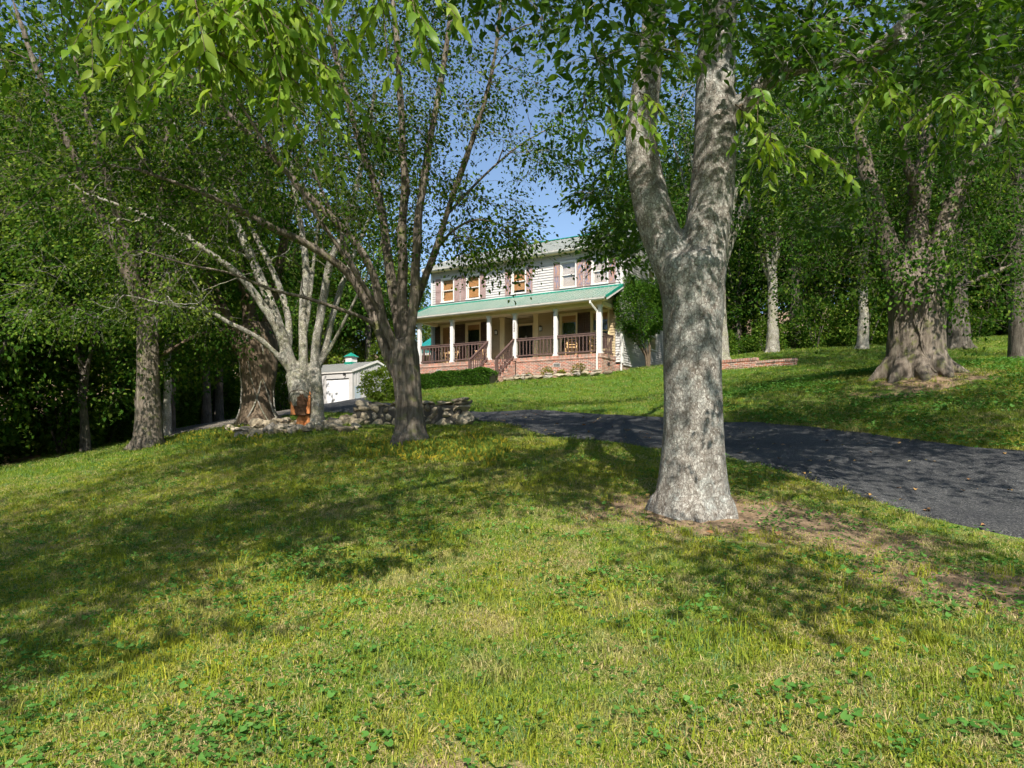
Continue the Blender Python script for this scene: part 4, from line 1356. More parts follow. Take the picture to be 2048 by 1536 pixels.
# ================================================================= near tree with the forked trunk
def near_tree():
    rng = np.random.default_rng(21)
    base = T1.copy(); Y = base[1]
    tr = tree_thing('hackberry_tree', base, 'large forked tree with mottled grey lichen bark beside the drive, nearest the camera')
    sk = Skeleton(21)
    q = lambda x, y, dy=0.: P(x, y, Y + dy)
    w = lambda px_: px_ / F * Y / 2
    b0 = base + np.array([0, 0, -.25])
    sk.stem([b0, q(1385, 1018), q(1385, 1000), q(1385, 980), q(1385, 950), q(1386, 900), q(1386, 850), q(1385, 780), q(1385, 690), q(1386, 610), q(1383, 545), q(1380, 515)],
            [w(178), w(164), w(154), w(146), w(137), w(126), w(119), w(115), w(116), w(122), w(138), w(128)], 3)
    rs_ = sk.stem([q(1395, 570), q(1408, 500, -.03), q(1422, 400, -.05), q(1430, 300, -.05), q(1431, 200), q(1432, 100, .05), q(1442, 0, .1), q(1452, -160, .2), q(1470, -330, .4), q(1500, -480, .5)],
            [w(92), w(92), w(86), w(82), w(80), w(76), w(70), w(58), w(44), w(28)], 4)
    ls_ = sk.stem([q(1370, 575), q(1338, 510, .03), q(1314, 445, .06), q(1293, 360, .1), q(1283, 285, .1), q(1288, 205, .1), q(1302, 100, .05), q(1310, 0, 0), q(1292, -150, -.2), q(1250, -300, -.5)],
            [w(84), w(82), w(76), w(72), w(66), w(60), w(52), w(46), w(38), w(26)], 4)
    k0 = len(sk.P)
    # right limb leaving at the knot
    sk.stem([q(1440, 235), q(1478, 214, -.1), q(1530, 168, -.2), q(1610, 128, -.5), q(1720, 118, -.9), q(1800, 60, -1.3), q(1860, -20, -1.5), q(1960, -120, -1.8)],
            [w(50), w(42), w(34), w(31), w(28), w(26), w(24), w(14)], 3)
    # overhead limbs towards the camera and to the left
    zc = CZ
    lt = sk.P[ls_ + 34]
    sk.stem([lt, (1.0, 5.6, zc + 5.2), (0.2, 4.6, zc + 5.3), (-1.0, 3.6, zc + 5.0), (-2.4, 2.6, zc + 4.7), (-3.8, 2.0, zc + 4.2)], [.13, .11, .10, .085, .06, .03], 4)
    sk.stem([lt + np.array([0, 0, .5]), (0.2, 6.8, zc + 6.6), (-2.0, 6.2, zc + 7.0), (-4.4, 5.6, zc + 7.0), (-6.6, 5.2, zc + 6.4), (-8.2, 5.0, zc + 5.8)], [.12, .11, .10, .08, .055, .03], 4)
    rt = sk.P[rs_ + 34]
    sk.stem([rt, (3.6, 6.2, zc + 6.4), (5.0, 5.2, zc + 6.6), (6.6, 4.4, zc + 6.2), (8.0, 4.0, zc + 5.6)], [.11, .10, .08, .06, .03], 4)
    sk.stem([rt + np.array([0, 0, .6]), (3.2, 8.6, zc + 7.8), (4.2, 10.2, zc + 8.2), (5.4, 11.6, zc + 8.0)], [.10, .09, .07, .04], 4)
    sk.stem([rt + np.array([-.3, 0, .3]), (1.6, 4.6, zc + 7.2), (1.6, 2.4, zc + 7.4), (1.0, .6, zc + 7.0)], [.10, .08, .06, .03], 4)
    # unseen canopy overhead, its lobes and gaps shaped to place the dappled shade
    cl = []
    SD = np.array(SUN_DIR)
    while len(cl) < 640:
        u = rng.normal(0, 1, 3); u /= np.linalg.norm(u); u *= rng.random() ** .4
        lobe = rng.random()
        if lobe < .55: c = np.array([-1.6, 4.2, zc + 8.0]) + u * np.array([9.0, 6.2, 2.3])
        elif lobe < .65: c = np.array([2.4, 13.5, zc + 9.6]) + u * np.array([4.6, 3.6, 1.3])
        elif lobe < .82: c = np.array([-5.0, -.6, zc + 7.0]) + u * np.array([4.5, 3.4, 1.6])
        else: c = np.array([6.5, 4.6, zc + 8.0]) + u * np.array([4.2, 4.4, 1.8])
        sh = c - SD * ((c[2] - zc - 1.8) / SD[2])
        if -2.8 < sh[0] < .6 and 2.0 < sh[1] < 4.4: continue
        gs_ = c - SD * ((c[2] - zc + 1.0) / SD[2])
        lim = np.interp(gs_[0], [-9, -3.2, .6, 3, 8], [5.0, 5.2, 8.0, 7.4, 7.2])
        if gs_[1] < lim and rng.random() < .9: continue
        if c[2] < zc + .66 * c[1] + .8 and c[1] > 0: continue
        if c[2] < zc + 4.6: continue
        cl.append(c)
    # unseen leaf clumps added on sun lines to shade chosen lawn spots
    for (x, y) in ((60, 1190), (190, 1245), (330, 1175), (480, 1130), (660, 1095), (880, 1060), (130, 1120), (400, 1070), (300, 1260), (560, 1180), (40, 1290), (1390, 1085), (1520, 1130), (1440, 1100), (1860, 1130), (1960, 1150), (1740, 1060), (1620, 1040)):
        g_ = G(x, y)
        for _ in range(2):
            c = g_ + SD / SD[2] * rng.uniform(6.6, 8.2) + rng.normal(0, .3, 3)
            sh = c - SD * ((c[2] - zc - 1.8) / SD[2])
            if not (-2.8 < sh[0] < .6 and 2.0 < sh[1] < 4.4): cl.append(c)
    cl = np.array(cl)
    # boughs that hang into the picture: (x range, y range, depth range, number)
    boughs = []
    for (x0, x1, y0, y1, d0, d1, n) in ((1130, 1330, -60, 150, 4.6, 6.2, 16), (1340, 1480, -60, 60, 5.2, 6.0, 7), (1480, 1640, -40, 190, 5.4, 7.4, 16),
                                        (1620, 2060, -60, 190, 5.0, 7.6, 46), (1860, 2080, 60, 330, 5.5, 8.0, 16), (940, 1130, -80, 40, 4.6, 6.4, 8),
                                        (1160, 1330, 380, 530, 10.5, 12.6, 46), (1080, 1330, 130, 360, 10.0, 13.0, 40), (1450, 1720, 150, 470, 10.0, 13.0, 52)):
        for _ in range(n):
            boughs.append(P(rng.uniform(x0, x1), rng.uniform(y0, y1), rng.uniform(d0, d1)))
    boughs = np.array(boughs)
    # near sprays: base point of each hanging twig
    sp = []
    for (x, y, d, n) in ((300, -60, 3.1, 5), (390, -30, 3.0, 6), (470, -20, 3.0, 6), (540, 0, 3.1, 5), (600, 30, 3.2, 4), (650, 50, 3.3, 3), (770, -70, 3.2, 4), (820, -40, 3.3, 3),
                         (260, 20, 3.3, 2), (320, 70, 3.1, 3), (430, 60, 3.2, 4), (120, 0, 3.6, 3), (30, 20, 3.6, 2), (690, 170, 4.6, 2), (620, 230, 5.0, 2), (520, 90, 3.2, 3),
                         (1510, 215, 4.3, 3), (1550, 260, 4.3, 3), (1290, 200, 4.4, 3), (1210, 190, 4.6, 2), (1380, 60, 5.2, 3), (1900, 200, 4.8, 4), (2000, 160, 4.6, 4), (1760, 170, 5.0, 4)):
        for _ in range(n):
            sp.append(P(x + rng.normal(0, 32), y + rng.normal(0, 26), d + rng.normal(0, .12)))
    sp = np.array(sp)
    bare = np.array([P(rng.uniform(1120, 1340), rng.uniform(40, 260), rng.uniform(5.0, 6.2)) for _ in range(16)] + [P(rng.uniform(1500, 2040), rng.uniform(60, 330), rng.uniform(5.2, 7)) for _ in range(14)])
    sk.reach(np.vstack([cl, boughs, sp, bare]), zbias=-.3, rtip=.005, kmin=k0, power=.44)
    # leaves of the canopy and boughs
    finish_tree(tr, sk, base, np.vstack([cl]), 110, .95, M_LEAF, .145, .6, M_BARK1, rng, voxel=.024, tw=8, thick=.065, spread=.2, lump=.006,
                extra=flare(base, w(160), 8, rng, 1.12, .26, .24))
    tips, pos, axis, lv = clump_leaves(rng, boughs, 64, .42, 7, flat=.5, spread=.12)
    v, f = twig_tubes(boughs, tips, .004)
    bo = link('branches', mesh_np('branches', v - base, f, M_BARK1, True), tr); bo['kind'] = 'stuff'
    lo = link('crown', leaves_mesh('crown', pos - base, axis, .10, .5, M_LEAF, rng, np.clip(lv - .05, 0, 1), fine=True, up=1.1), tr); lo['kind'] = 'stuff'
    # hanging sprays with two rows of leaves
    V, Fq, pp, aa, tt = [], [], [], [], []
    o = 0
    for c in sp:
        for _ in range(2):
            L = rng.uniform(.22, .4)
            d = unit(np.array([rng.normal(.0, .8), rng.normal(0, .5), -.55]))
            t = np.linspace(0, 1, 7)[:, None]
            line = c + d * L * t + np.array([0, 0, -1]) * (L * .35 * t * t)
            v, f = tube_np(line, np.linspace(.0035, .0012, 7), 4)
            V.append(v); Fq.append(f + o); o += len(v)
            n = int(rng.integers(9, 14))
            tq = np.linspace(.12, 1.0, n)
            td = unit(np.gradient(line, axis=0))
            tone = rng.normal(.6, .14)
            side0 = unit(np.cross(d, [0, 0, 1]))
            for j, a in enumerate(tq):
                p = np.array([np.interp(a, t[:, 0], line[:, i]) for i in range(3)])
                dd = np.array([np.interp(a, t[:, 0], td[:, i]) for i in range(3)])
                s = side0 * (1 if j % 2 else -1)
                pp.append(p); aa.append(dd * .75 + s * .85 + np.array([0, 0, -.35])); tt.append(tone + rng.normal(0, .13))
    bo = link('spray_twigs', mesh_np('spray_twigs', np.vstack(V) - base, np.vstack(Fq), M_BARK4, True), tr); bo['kind'] = 'stuff'
    lo = link('spray_leaves', leaves_mesh('spray_leaves', np.array(pp) - base, np.array(aa) * 2.2, .094, .39, M_LEAFN, rng, np.clip(np.array(tt), 0, 1), droop=.3, fine=True, up=.8), tr); lo['kind'] = 'stuff'
    # dark old branch scar
    kn = P(1476, 208, Y - .16)
    m = MB().lathe([(.055, 0), (.06, .02), (.042, .03), (.03, -.03), (0, -.05)], 12)
    ko = m.build('branch_scar', M_BARK4, tr, True); ko.location = tuple(kn - base); ko.rotation_euler = (R(75), 0, R(-25))
near_tree()

# ================================================================= middle tree in front of the stone wall
def pts_px(lst, Y):
    return [P(a[0], a[1], Y + (a[2] if len(a) > 2 else 0)) for a in lst]

def middle_tree():
    rng = np.random.default_rng(33)
    base = G(820, 886); Y = base[1]
    tr = tree_thing('pear_tree', base, 'dark many-limbed tree with a stout furrowed trunk in front of the dry stone wall')
    sk = Skeleton(33)
    w = lambda px_: px_ / F * Y / 2
    sk.stem([base - np.array([0, 0, .2])] + pts_px([(821, 860), (818, 810), (814, 760), (810, 715), (808, 680)], Y), [w(84), w(66), w(56), w(55), w(60), w(48)], 3)
    k0 = len(sk.P)
    S = lambda lst, r0, r1: sk.stem(pts_px(lst, Y), [w(r0 * .74), w((r0 * .5 + r1 * .34)), w((r0 + r1) * .34), w(r1 * .85)], 4)
    S([(812, 780), (784, 730, .1), (759, 663, .2), (735, 607, .2), (699, 550, 0), (650, 510, -.3), (594, 478, -.6), (541, 453, -.9), (481, 421, -1.2), (390, 380, -1.6), (280, 340, -1.9)], 34, 8)
    S([(759, 663, .2), (735, 640, 0), (682, 619, -.3), (610, 595, -.6), (541, 578, -.8), (460, 546, -1.1), (380, 530, -1.4), (280, 500, -1.7)], 13, 3)
    S([(800, 720), (787, 690, -.1), (763, 631, -.2), (751, 562, -.3), (723, 502, -.4), (682, 453, -.6), (626, 400, -.8), (560, 330, -1), (470, 240, -1.3), (380, 150, -1.6)], 30, 8)
    S([(806, 715), (799, 663, .2), (787, 590, .3), (775, 510, .4), (763, 421, .5), (743, 350, .5), (718, 280, .4), (690, 180, .3), (660, 60, .2), (640, -80, 0)], 32, 12)
    S([(810, 720), (812, 683), (804, 607, 0), (806, 526, -.1), (803, 461, -.1), (810, 381, -.2), (806, 300, -.2), (800, 180, -.3), (790, 40, -.3), (770, -120, -.3)], 34, 11)
    S([(812, 720), (820, 670, -.2), (828, 600, -.3), (832, 520, -.4), (836, 440, -.4), (848, 360, -.4), (862, 270, -.4), (884, 150, -.4), (905, 0, -.4), (920, -160, -.4)], 32, 10)
    S([(812, 705), (822, 640, .1), (848, 562, 0), (872, 500, -.2), (893, 430, -.3), (920, 350, -.4), (955, 250, -.5), (985, 140, -.6), (1000, 20, -.7), (1010, -120, -.8)], 26, 7)
    S([(872, 500, -.2), (905, 462, -.5), (950, 440, -.9), (1000, 450, -1.3), (1045, 480, -1.6)], 9, 2)
    S([(893, 430, -.3), (930, 390, 0), (980, 340, .3), (1040, 290, .6), (1110, 250, .9)], 9, 3)
    S([(735, 607, .2), (700, 520, .5), (660, 420, .8), (610, 300, 1.0), (560, 160, 1.2), (520, 0, 1.4)], 17, 6)
    S([(763, 631, -.2), (720, 560, -.7), (660, 470, -1.1), (590, 370, -1.5), (520, 270, -1.9), (450, 160, -2.2)], 14, 5)
    cl = []
    P0 = sk.P.copy()
    hi = [i for i in range(k0, len(P0)) if P0[i, 2] > base[2] + 4.0]
    for _ in range(230):
        i = hi[int(rng.integers(len(hi)))]
        c = P0[i] + rng.normal(0, 1, 3) * np.array([.9, .95, .7]) + np.array([0, 0, .45])
        cl.append(c)
    for _ in range(210):      # top of the vase
        u = rng.normal(0, 1, 3); u /= np.linalg.norm(u); u *= rng.random() ** .45
        c = np.array([base[0] - .9, base[1] + .3, base[2] + 9.4]) + u * np.array([4.9, 4.2, 3.6])
        cl.append(c)
    for _ in range(75):      # left skirt
        c = P(rng.uniform(-20, 560), rng.uniform(100, 470), Y + rng.normal(-.6, 1.4)); cl.append(c)
    for (x, y, s, n) in ((930, 490, 22, 5), (985, 480, 22, 6), (1015, 515, 12, 3), (905, 460, 22, 4), (1010, 450, 26, 5)):
        for _ in range(n): cl.append(P(x + rng.normal(0, s), y + rng.normal(0, s * .7), Y - 1.2 + rng.normal(0, .4)))
    cl = np.array(cl)
    px_ = 1024 + F * cl[:, 0] / cl[:, 1]; py_ = HOR - F * (cl[:, 2] - CZ) / cl[:, 1]
    bad = (px_ > 830) & (px_ < 1260) & (py_ > 500) | (py_ > 640) | ((px_ > 1060) & (py_ > 430)) | ((px_ > 640) & (px_ < 800) & (py_ > 560))
    # thin the middle so that the sky shows through
    gap = (px_ > 850) & (px_ < 1230) & (py_ > 60) & (py_ < 430) & (rng.random(len(cl)) < .3)
    keepers = np.arange(len(cl)) >= len(cl) - 23
    cl = cl[~((bad & ~keepers) | gap)]
    bare = np.array([P(rng.uniform(120, 760), rng.uniform(180, 560), Y + rng.normal(-.6, 1.0)) for _ in range(90)] + [P(rng.uniform(880, 1090), rng.uniform(440, 600), Y - 1 + rng.normal(0, .4)) for _ in range(14)])
    sk.reach(np.vstack([cl, bare]), zbias=.35, rtip=.0055, kmin=k0, power=.46)
    finish_tree(tr, sk, base, cl, 84, .62, M_LEAF2, .080, .62, M_BARK2, rng, voxel=.03, tw=7, thick=.05, spread=.18, lump=.008,
                extra=flare(base, w(70), 7, rng, 1.3, .35, .30))
middle_tree()

# ================================================================= pale many-stemmed tree with the torn foot
def stemmed_tree():
    rng = np.random.default_rng(44)
    base = G(612, 853); Y = base[1]
    tr = tree_thing('pear_tree', base, 'pale many-stemmed tree with torn orange wood at its foot')
    sk = Skeleton(44)
    w = lambda px_: px_ / F * Y / 2
    sk.stem([base + np.array([.24, .1, -.2])] + pts_px([(634, 830, .1), (633, 790, .1), (631, 740, .1)], Y), [w(36), w(29), w(27), w(24)], 3)
    sk.stem(pts_px([(603, 812), (600, 790), (597, 770), (590, 745)], Y), [w(36), w(44), w(44), w(40)], 3)
    k0 = len(sk.P)
    S = lambda lst, r0, r1: sk.stem(pts_px(lst, Y), [w(r0 * .7), w((r0 * .48 + r1 * .34)), w((r0 + r1) * .34), w(r1 * .85)], 4)
    S([(590, 775), (577, 740), (549, 704, -.2), (509, 671, -.5), (460, 647, -.8), (416, 623, -1.1), (340, 610, -1.5), (250, 590, -1.9)], 20, 4)
    S([(594, 770), (577, 728), (557, 663, -.1), (525, 611, -.3), (489, 562, -.5), (448, 526, -.8), (380, 480, -1.2), (290, 430, -1.6), (180, 390, -2)], 30, 6)
    S([(596, 770), (569, 687), (541, 607, .1), (521, 558, .1), (501, 510, .2), (473, 450, .2), (430, 380, .2), (370, 290, .2), (310, 180, .2)], 36, 8)
    S([(575, 705), (578, 670, .2), (572, 615, .4), (549, 550, .5), (525, 500, .6), (490, 430, .8), (450, 340, 1), (410, 220, 1.2)], 24, 8)
    S([(608, 770), (606, 690, .1), (606, 607, .2), (612, 542, .3), (606, 480, .4), (590, 380, .5), (570, 260, .6), (550, 120, .7)], 28, 8)
    S([(606, 690, .1), (614, 650, .2), (620, 600, .3), (628, 520, .4), (640, 420, .6), (640, 300, .8), (630, 160, .9)], 14, 6)
    S([(632, 780, .1), (630, 724, .1), (636, 663, 0), (648, 591, 0), (660, 526, -.1), (684, 470, -.2), (706, 400, -.3), (730, 300, -.4), (750, 180, -.5)], 30, 8)
    S([(634, 740, .1), (652, 690, .3), (666, 630, .5), (684, 570, .7), (712, 500, .9), (745, 420, 1.1), (770, 320, 1.2)], 22, 7)
    S([(640, 730, .1), (664, 690, 0), (690, 640, -.2), (715, 590, -.4), (740, 540, -.5)], 12, 4)
    P0 = sk.P.copy()
    cl = []
    hi = [i for i in range(k0, len(P0)) if P0[i, 2] > base[2] + 6.0]
    for _ in range(210):
        i = hi[int(rng.integers(len(hi)))]
        cl.append(P0[i] + rng.normal(0, 1, 3) * np.array([1.2, 1.2, .9]))
    for _ in range(150):
        u = rng.normal(0, 1, 3); u /= np.linalg.norm(u); u *= rng.random() ** .45
        cl.append(np.array([base[0] - 1.6, base[1] + .8, base[2] + 9.5]) + u * np.array([5.5, 4.4, 4.2]))
    for _ in range(85):
        cl.append(P(rng.uniform(40, 440), rng.uniform(420, 640), Y + rng.normal(-.6, 1.2)))
    cl = np.array(cl)
    px_ = 1024 + F * cl[:, 0] / cl[:, 1]; py_ = HOR - F * (cl[:, 2] - CZ) / cl[:, 1]
    bad = (py_ > 660) | ((px_ > 430) & (py_ > 470)) | ((px_ > 840) & (rng.random(len(cl)) < .85))
    cl = cl[~bad]
    bare = np.array([P(rng.uniform(130, 640), rng.uniform(330, 650), Y + rng.normal(-.6, 1.1)) for _ in range(150)])
    bare = bare[~((1024 + F * bare[:, 0] / bare[:, 1] > 480) & (HOR - F * (bare[:, 2] - CZ) / bare[:, 1] > 560))]
    sk.reach(np.vstack([cl, bare]), zbias=.35, rtip=.009, kmin=k0, power=.44)
    finish_tree(tr, sk, base, cl, 90, .75, M_LEAF2B, .095, .62, M_BARK3, rng, voxel=.027, tw=6, thick=.06, spread=.18, lump=.008)
    # torn foot: a column of bare orange wood under a dark hollow
    M_WOOD = plain('torn_orange_wood', (.60, .24, .085), (.42, .15, .05), 6, .7, .2, .5, 25, stretch=(3, 3, .6))
    M_ROT = plain('rotten_brown_wood', (.10, .055, .03), (.05, .028, .016), 9, .95, .1, .8, 30)
    c0 = P(607, 856, Y) - base; c1 = P(604, 800, Y) - base
    def lumpy(c0, c1, r0, r1, seed, n=26, m=18, bend=0.):
        g = np.random.default_rng(seed)
        ph = g.uniform(0, 6.3, 6)
        V = []
        for i in range(m):
            t = i / (m - 1)
            c = c0 * (1 - t) + c1 * t
            cap = math.sqrt(max(.02, 1 - t ** 5))
            for k in range(n):
                a = 2 * math.pi * k / n
                r = cap * (r0 * (1 - t) + r1 * t) * (1 + .13 * math.sin(3 * a + ph[0]) + .08 * math.sin(7 * a + ph[1] + 2 * t) + .06 * math.sin(9 * t * 3 + ph[2] + 2 * a))
                V.append((c[0] + r * math.cos(a), c[1] + r * math.sin(a), c[2] + .03 * math.sin(5 * a + ph[3]) * (t > .9)))
        Fq = [[i*n + k, i*n + (k+1) % n, (i+1)*n + (k+1) % n, (i+1)*n + k] for i in range(m - 1) for k in range(n)]
        return np.array(V), np.array(Fq)
    v, f = lumpy(c0 - np.array([.05, 0, .12]), c0 * .55 + c1 * .45 - np.array([.04, 0, 0]), .12, .15, 3)
    v2, f2 = lumpy(c0 + np.array([.12, -.03, -.12]), c0 * .5 + c1 * .5 + np.array([.13, 0, .05]), .085, .08, 5)
    v3, f3 = lumpy(c0 * .5 + c1 * .5 + np.array([-.2, -.12, -.02]), c1 + np.array([-.25, -.06, .10]), .06, .025, 6)
    v4, f4 = lumpy(c0 * .5 + c1 * .5 + np.array([.17, -.12, 0]), c1 + np.array([.24, -.1, .2]), .055, .03, 7)
    v, f = merge_vf((v, f), (v2, f2), (v3, f3), (v4, f4))
    link('exposed_wood', mesh_np('exposed_wood', v, f, M_WOOD, True), tr)
    v, f = lumpy(c0 * .55 + c1 * .45 + np.array([0, -.04, 0]), c1 + np.array([.02, -.13, .2]), .2, .18, 9)
    link('rotten_hollow', mesh_np('rotten_hollow', v, f, M_ROT, True), tr)
    # thin vine looped over the torn rim
    vv = catmull([c1 + np.array([-.30, -.1, -.1]), c1 + np.array([-.22, -.3, .16]), c1 + np.array([0, -.36, .24]), c1 + np.array([.18, -.3, .2]), c1 + np.array([.27, -.15, .1])], 5)
    v, f = tube_np(vv, np.full(len(vv), .014), 6)
    link('vine', mesh_np('vine', v, f, M_BARK2, True), tr)
stemmed_tree()

# ================================================================= thick vine-covered tree behind it
def vine_tree():
    rng = np.random.default_rng(55)
    base = G(515, 845); Y = base[1]
    tr = tree_thing('old_tree', base, 'thick dark trunk wrapped in vines left of the many-stemmed tree')
    sk = Skeleton(55)
    w = lambda px_: px_ / F * Y / 2
    sk.stem([base - np.array([0, 0, .2])] + pts_px([(515, 825), (518, 780), (519, 730), (512, 690), (505, 650)], Y), [w(84), w(62), w(60), w(72), w(86), w(64)], 3)
    k0 = len(sk.P)
    S = lambda lst, r0, r1: sk.stem(pts_px(lst, Y), [w(r0), w((r0 * .62 + r1 * .38)), w((r0 + r1) * .42), w(r1)], 4)
    S([(505, 730), (480, 690, -.1), (460, 650, -.2), (435, 600, -.3), (410, 540, -.4), (380, 460, -.5), (330, 360, -.6)], 40, 10)
    S([(515, 720), (505, 660, .1), (495, 600, .2), (480, 520, .3), (450, 420, .4), (420, 300, .5)], 40, 10)
    S([(525, 720), (535, 660, .3), (545, 600, .4), (560, 520, .5), (580, 420, .6), (600, 300, .7)], 32, 9)
    S([(470, 672, -.1), (430, 665, -.5), (390, 672, -.9), (340, 700, -1.3), (300, 725, -1.5)], 14, 4)
    P0 = sk.P.copy(); cl = []
    hi = [i for i in range(k0, len(P0)) if P0[i, 2] > base[2] + 4]
    for _ in range(140):
        i = hi[int(rng.integers(len(hi)))]; cl.append(P0[i] + rng.normal(0, 1.2, 3))
    for _ in range(120):
        u = rng.normal(0, 1, 3); u /= np.linalg.norm(u); u *= rng.random() ** .45
        cl.append(np.array([base[0] - 1.5, base[1] + 2, base[2] + 10]) + u * np.array([5.5, 4.5, 5.0]))
    for _ in range(40): cl.append(P(rng.uniform(270, 470), rng.uniform(560, 735), Y + rng.normal(.5, 1.2)))
    cl = np.array(cl)
    px_ = 1024 + F * cl[:, 0] / cl[:, 1]
    py_ = HOR - F * (cl[:, 2] - CZ) / cl[:, 1]
    cl = cl[~((px_ > 470) & (py_ > 600) | (py_ > 742))]
    sk.reach(cl, zbias=.3, rtip=.007, kmin=k0)
    finish_tree(tr, sk, base, cl, 85, .9, M_LEAF3, .12, .65, M_BARK4, rng, voxel=.045, tw=6, thick=.07, lump=.02, extra=flare(base, w(72), 6, rng, 1.5, .45, .34))
    for k in range(5):
        a0 = rng.uniform(-2.6, -.5); pts = []
        for t in np.linspace(0, 1, 12):
            y = 845 - 170 * t; r = np.interp(t, [0, .15, .4, .7, 1], [w(86), w(66), w(60), w(70), w(84)]) * 1.0
            a = a0 + .9 * math.sin(2.3 * t + k)
            c = P(516, y, Y); pts.append(c + np.array([math.cos(a) * r, math.sin(a) * r, 0]) - base)
        v, f = tube_np(catmull(pts, 2), np.full(23, rng.uniform(.018, .035)), 6)
        link('vine', mesh_np('vine', v, f, M_BARK3, True), tr)
vine_tree()
# ================================================================= trees grown from a few numbers
def grown(seed, H, r0, crown_r, z0, nclump, per, rad, leaf, llen, bark, nlimb=7, split=.35, lean=0., lwid=.62, voxel=None, low=0., extra=None):
    """returns the meshes (trunk, branches, crown) of a free-standing tree, foot at the origin"""
    rng = np.random.default_rng(seed)
    sk = Skeleton(seed)
    zs = H * split
    top = np.array([lean * zs, 0, zs])
    sk.stem([(0, 0, -.4), (0, 0, .0), (lean * zs * .3, rng.normal(0, .05), zs * .35), (lean * zs * .7, rng.normal(0, .08), zs * .7), top], [r0 * 1.9, r0 * 1.45, r0 * 1.05, r0 * .98, r0 * .9], 3)
    k0 = len(sk.P) - 5
    for k in range(nlimb):
        a = 2 * math.pi * (k + rng.uniform(-.3, .3)) / nlimb
        e = rng.uniform(.35, .85)
        d = np.array([math.cos(a), math.sin(a), 0])
        Lz = (H - zs) * rng.uniform(.55, .95)
        p0 = top + np.array([0, 0, -rng.uniform(0, .25) * zs])
        sk.stem([p0, p0 + d * crown_r * e * .25 + np.array([0, 0, Lz * .3]), p0 + d * crown_r * e * .6 + np.array([0, 0, Lz * .65]), p0 + d * crown_r * e * .85 + np.array([0, 0, Lz])],
                [r0 * .55, r0 * .42, r0 * .28, r0 * .1], 4)
    cl = []
    while len(cl) < nclump:
        u = rng.normal(0, 1, 3); u /= np.linalg.norm(u); u *= rng.random() ** .38
        c = u * np.array([crown_r, crown_r, (H - z0) / 2]) + np.array([lean * H * .6, 0, (H + z0) / 2])
        # lobes
        s = .82 + .22 * math.sin(3 * math.atan2(u[1], u[0]) + seed) + .1 * math.sin(5 * u[2] + seed)
        c[:2] *= s
        cl.append(c)
    cl = np.array(cl)
    if extra is not None: cl = np.vstack([cl, extra])
    sk.reach(cl, zbias=.3, rtip=.008, kmin=max(0, k0))
    tips, pos, axis, lv = clump_leaves(rng, cl, per, rad, 6, spread=.2, outward=unit(cl - cl.mean(0)))
    thick = .06
    v, f = sk.tubes(thick)
    if voxel:
        fl = []
        for k in range(6):
            a = 2 * math.pi * k / 6 + rng.uniform(-.3, .3); d = np.array([math.cos(a), math.sin(a), 0])
            fl.append(tube_np(catmull([d * r0 * .4 + np.array([0, 0, r0 * 1.8]), d * r0 * 1.1 + np.array([0, 0, r0 * .6]), d * r0 * 2.1 + np.array([0, 0, -.12])], 3), np.linspace(r0 * .4, r0 * .2, 7), 8))
        v, f = merge_vf((v, f), *fl)
        tm = remeshed('trunk', v, f, voxel, bark, .015)
    else:
        tm = mesh_np('trunk', v, f, bark, True)
    v, f = merge_vf(sk.tubes(0, thick), twig_tubes(cl, tips, .006))
    bm_ = mesh_np('branches', v, f, bark, True)
    lm = leaves_mesh('crown', pos, axis, llen, lwid, leaf, rng, lv)
    return tm, bm_, lm

def place(meshes, name, base, label, group=None, rz=0., s=1., sz=None, cat='tree'):
    t = empty(name, tuple(base), rz, label, cat, group)
    t.scale = (s, s, sz or s)
    for nm, me in zip(('trunk', 'branches', 'crown'), meshes):
        o = link(nm, me, t)
        if nm != 'trunk': o['kind'] = 'stuff'
    return t

# trees that stand singly on the lawn
g = G(297, 893)
place(grown(61, 13, .30, 5.2, 4.2, 260, 80, .85, M_LEAF3, .14, M_BARK2, 7, .30, voxel=.05), 'shade_tree', g, 'straight grey trunk standing alone on the left lawn, darker than its slim neighbour', rz=.4)
g = G(333, 872)
place(grown(62, 12, .17, 3.6, 4.4, 150, 70, .9, M_LEAFY, .16, M_BARK3, 6, .32, voxel=.05), 'shade_tree', g, 'slim pale trunk just right of and behind the lone left lawn tree', rz=1.0)
g = P(1440, 718, 32.0); g[2] = gz(g[0], g[1])
re_ = np.random.default_rng(631)
ex = [P(re_.uniform(1165, 1330), re_.uniform(400, 540), 29 + re_.normal(0, .8)) - g for _ in range(3)]
place(grown(63, 15, .33, 5.4, 5.6, 230, 80, 1.0, M_LEAF3, .17, M_BARK3, 8, .30, voxel=.05, extra=np.array(ex)), 'shade_tree', g, 'tree with a pale trunk just right of the forked tree, dark boughs by the house', rz=0.)
g = G(1545, 706)
place(grown(64, 13, .25, 4.6, 4.6, 220, 75, .9, M_LEAF3, .17, M_BARK3, 7, .30, voxel=.05), 'shade_tree', g, 'small tree with a flared foot on the lawn above the low brick wall', rz=.2)
g = G(1725, 698)
place(grown(65, 13, .21, 4.0, 4.0, 190, 75, .9, M_LEAF3, .17, M_BARK3, 7, .34, voxel=.05), 'shade_tree', g, 'pale slim tree on the far right lawn, just left of the huge flared trunk', rz=.9)
g = G(1917, 697); 
place(grown(66, 16, .36, 5.5, 4.5, 240, 80, .95, M_LEAF3, .17, M_BARK5, 7, .4, voxel=.05), 'shade_tree', g, 'dark mossy trunk at the wood edge, just right of the huge flared trunk', rz=1.4)
g = P(2042, 742, 20); g[2] = gz(g[0], g[1])
place(grown(67, 14, .24, 5.0, 4.4, 240, 80, .9, M_LEAF3, .14, M_BARK5, 7, .42, voxel=.05), 'shade_tree', g, 'dark trunk at the right edge of the picture', rz=3.)

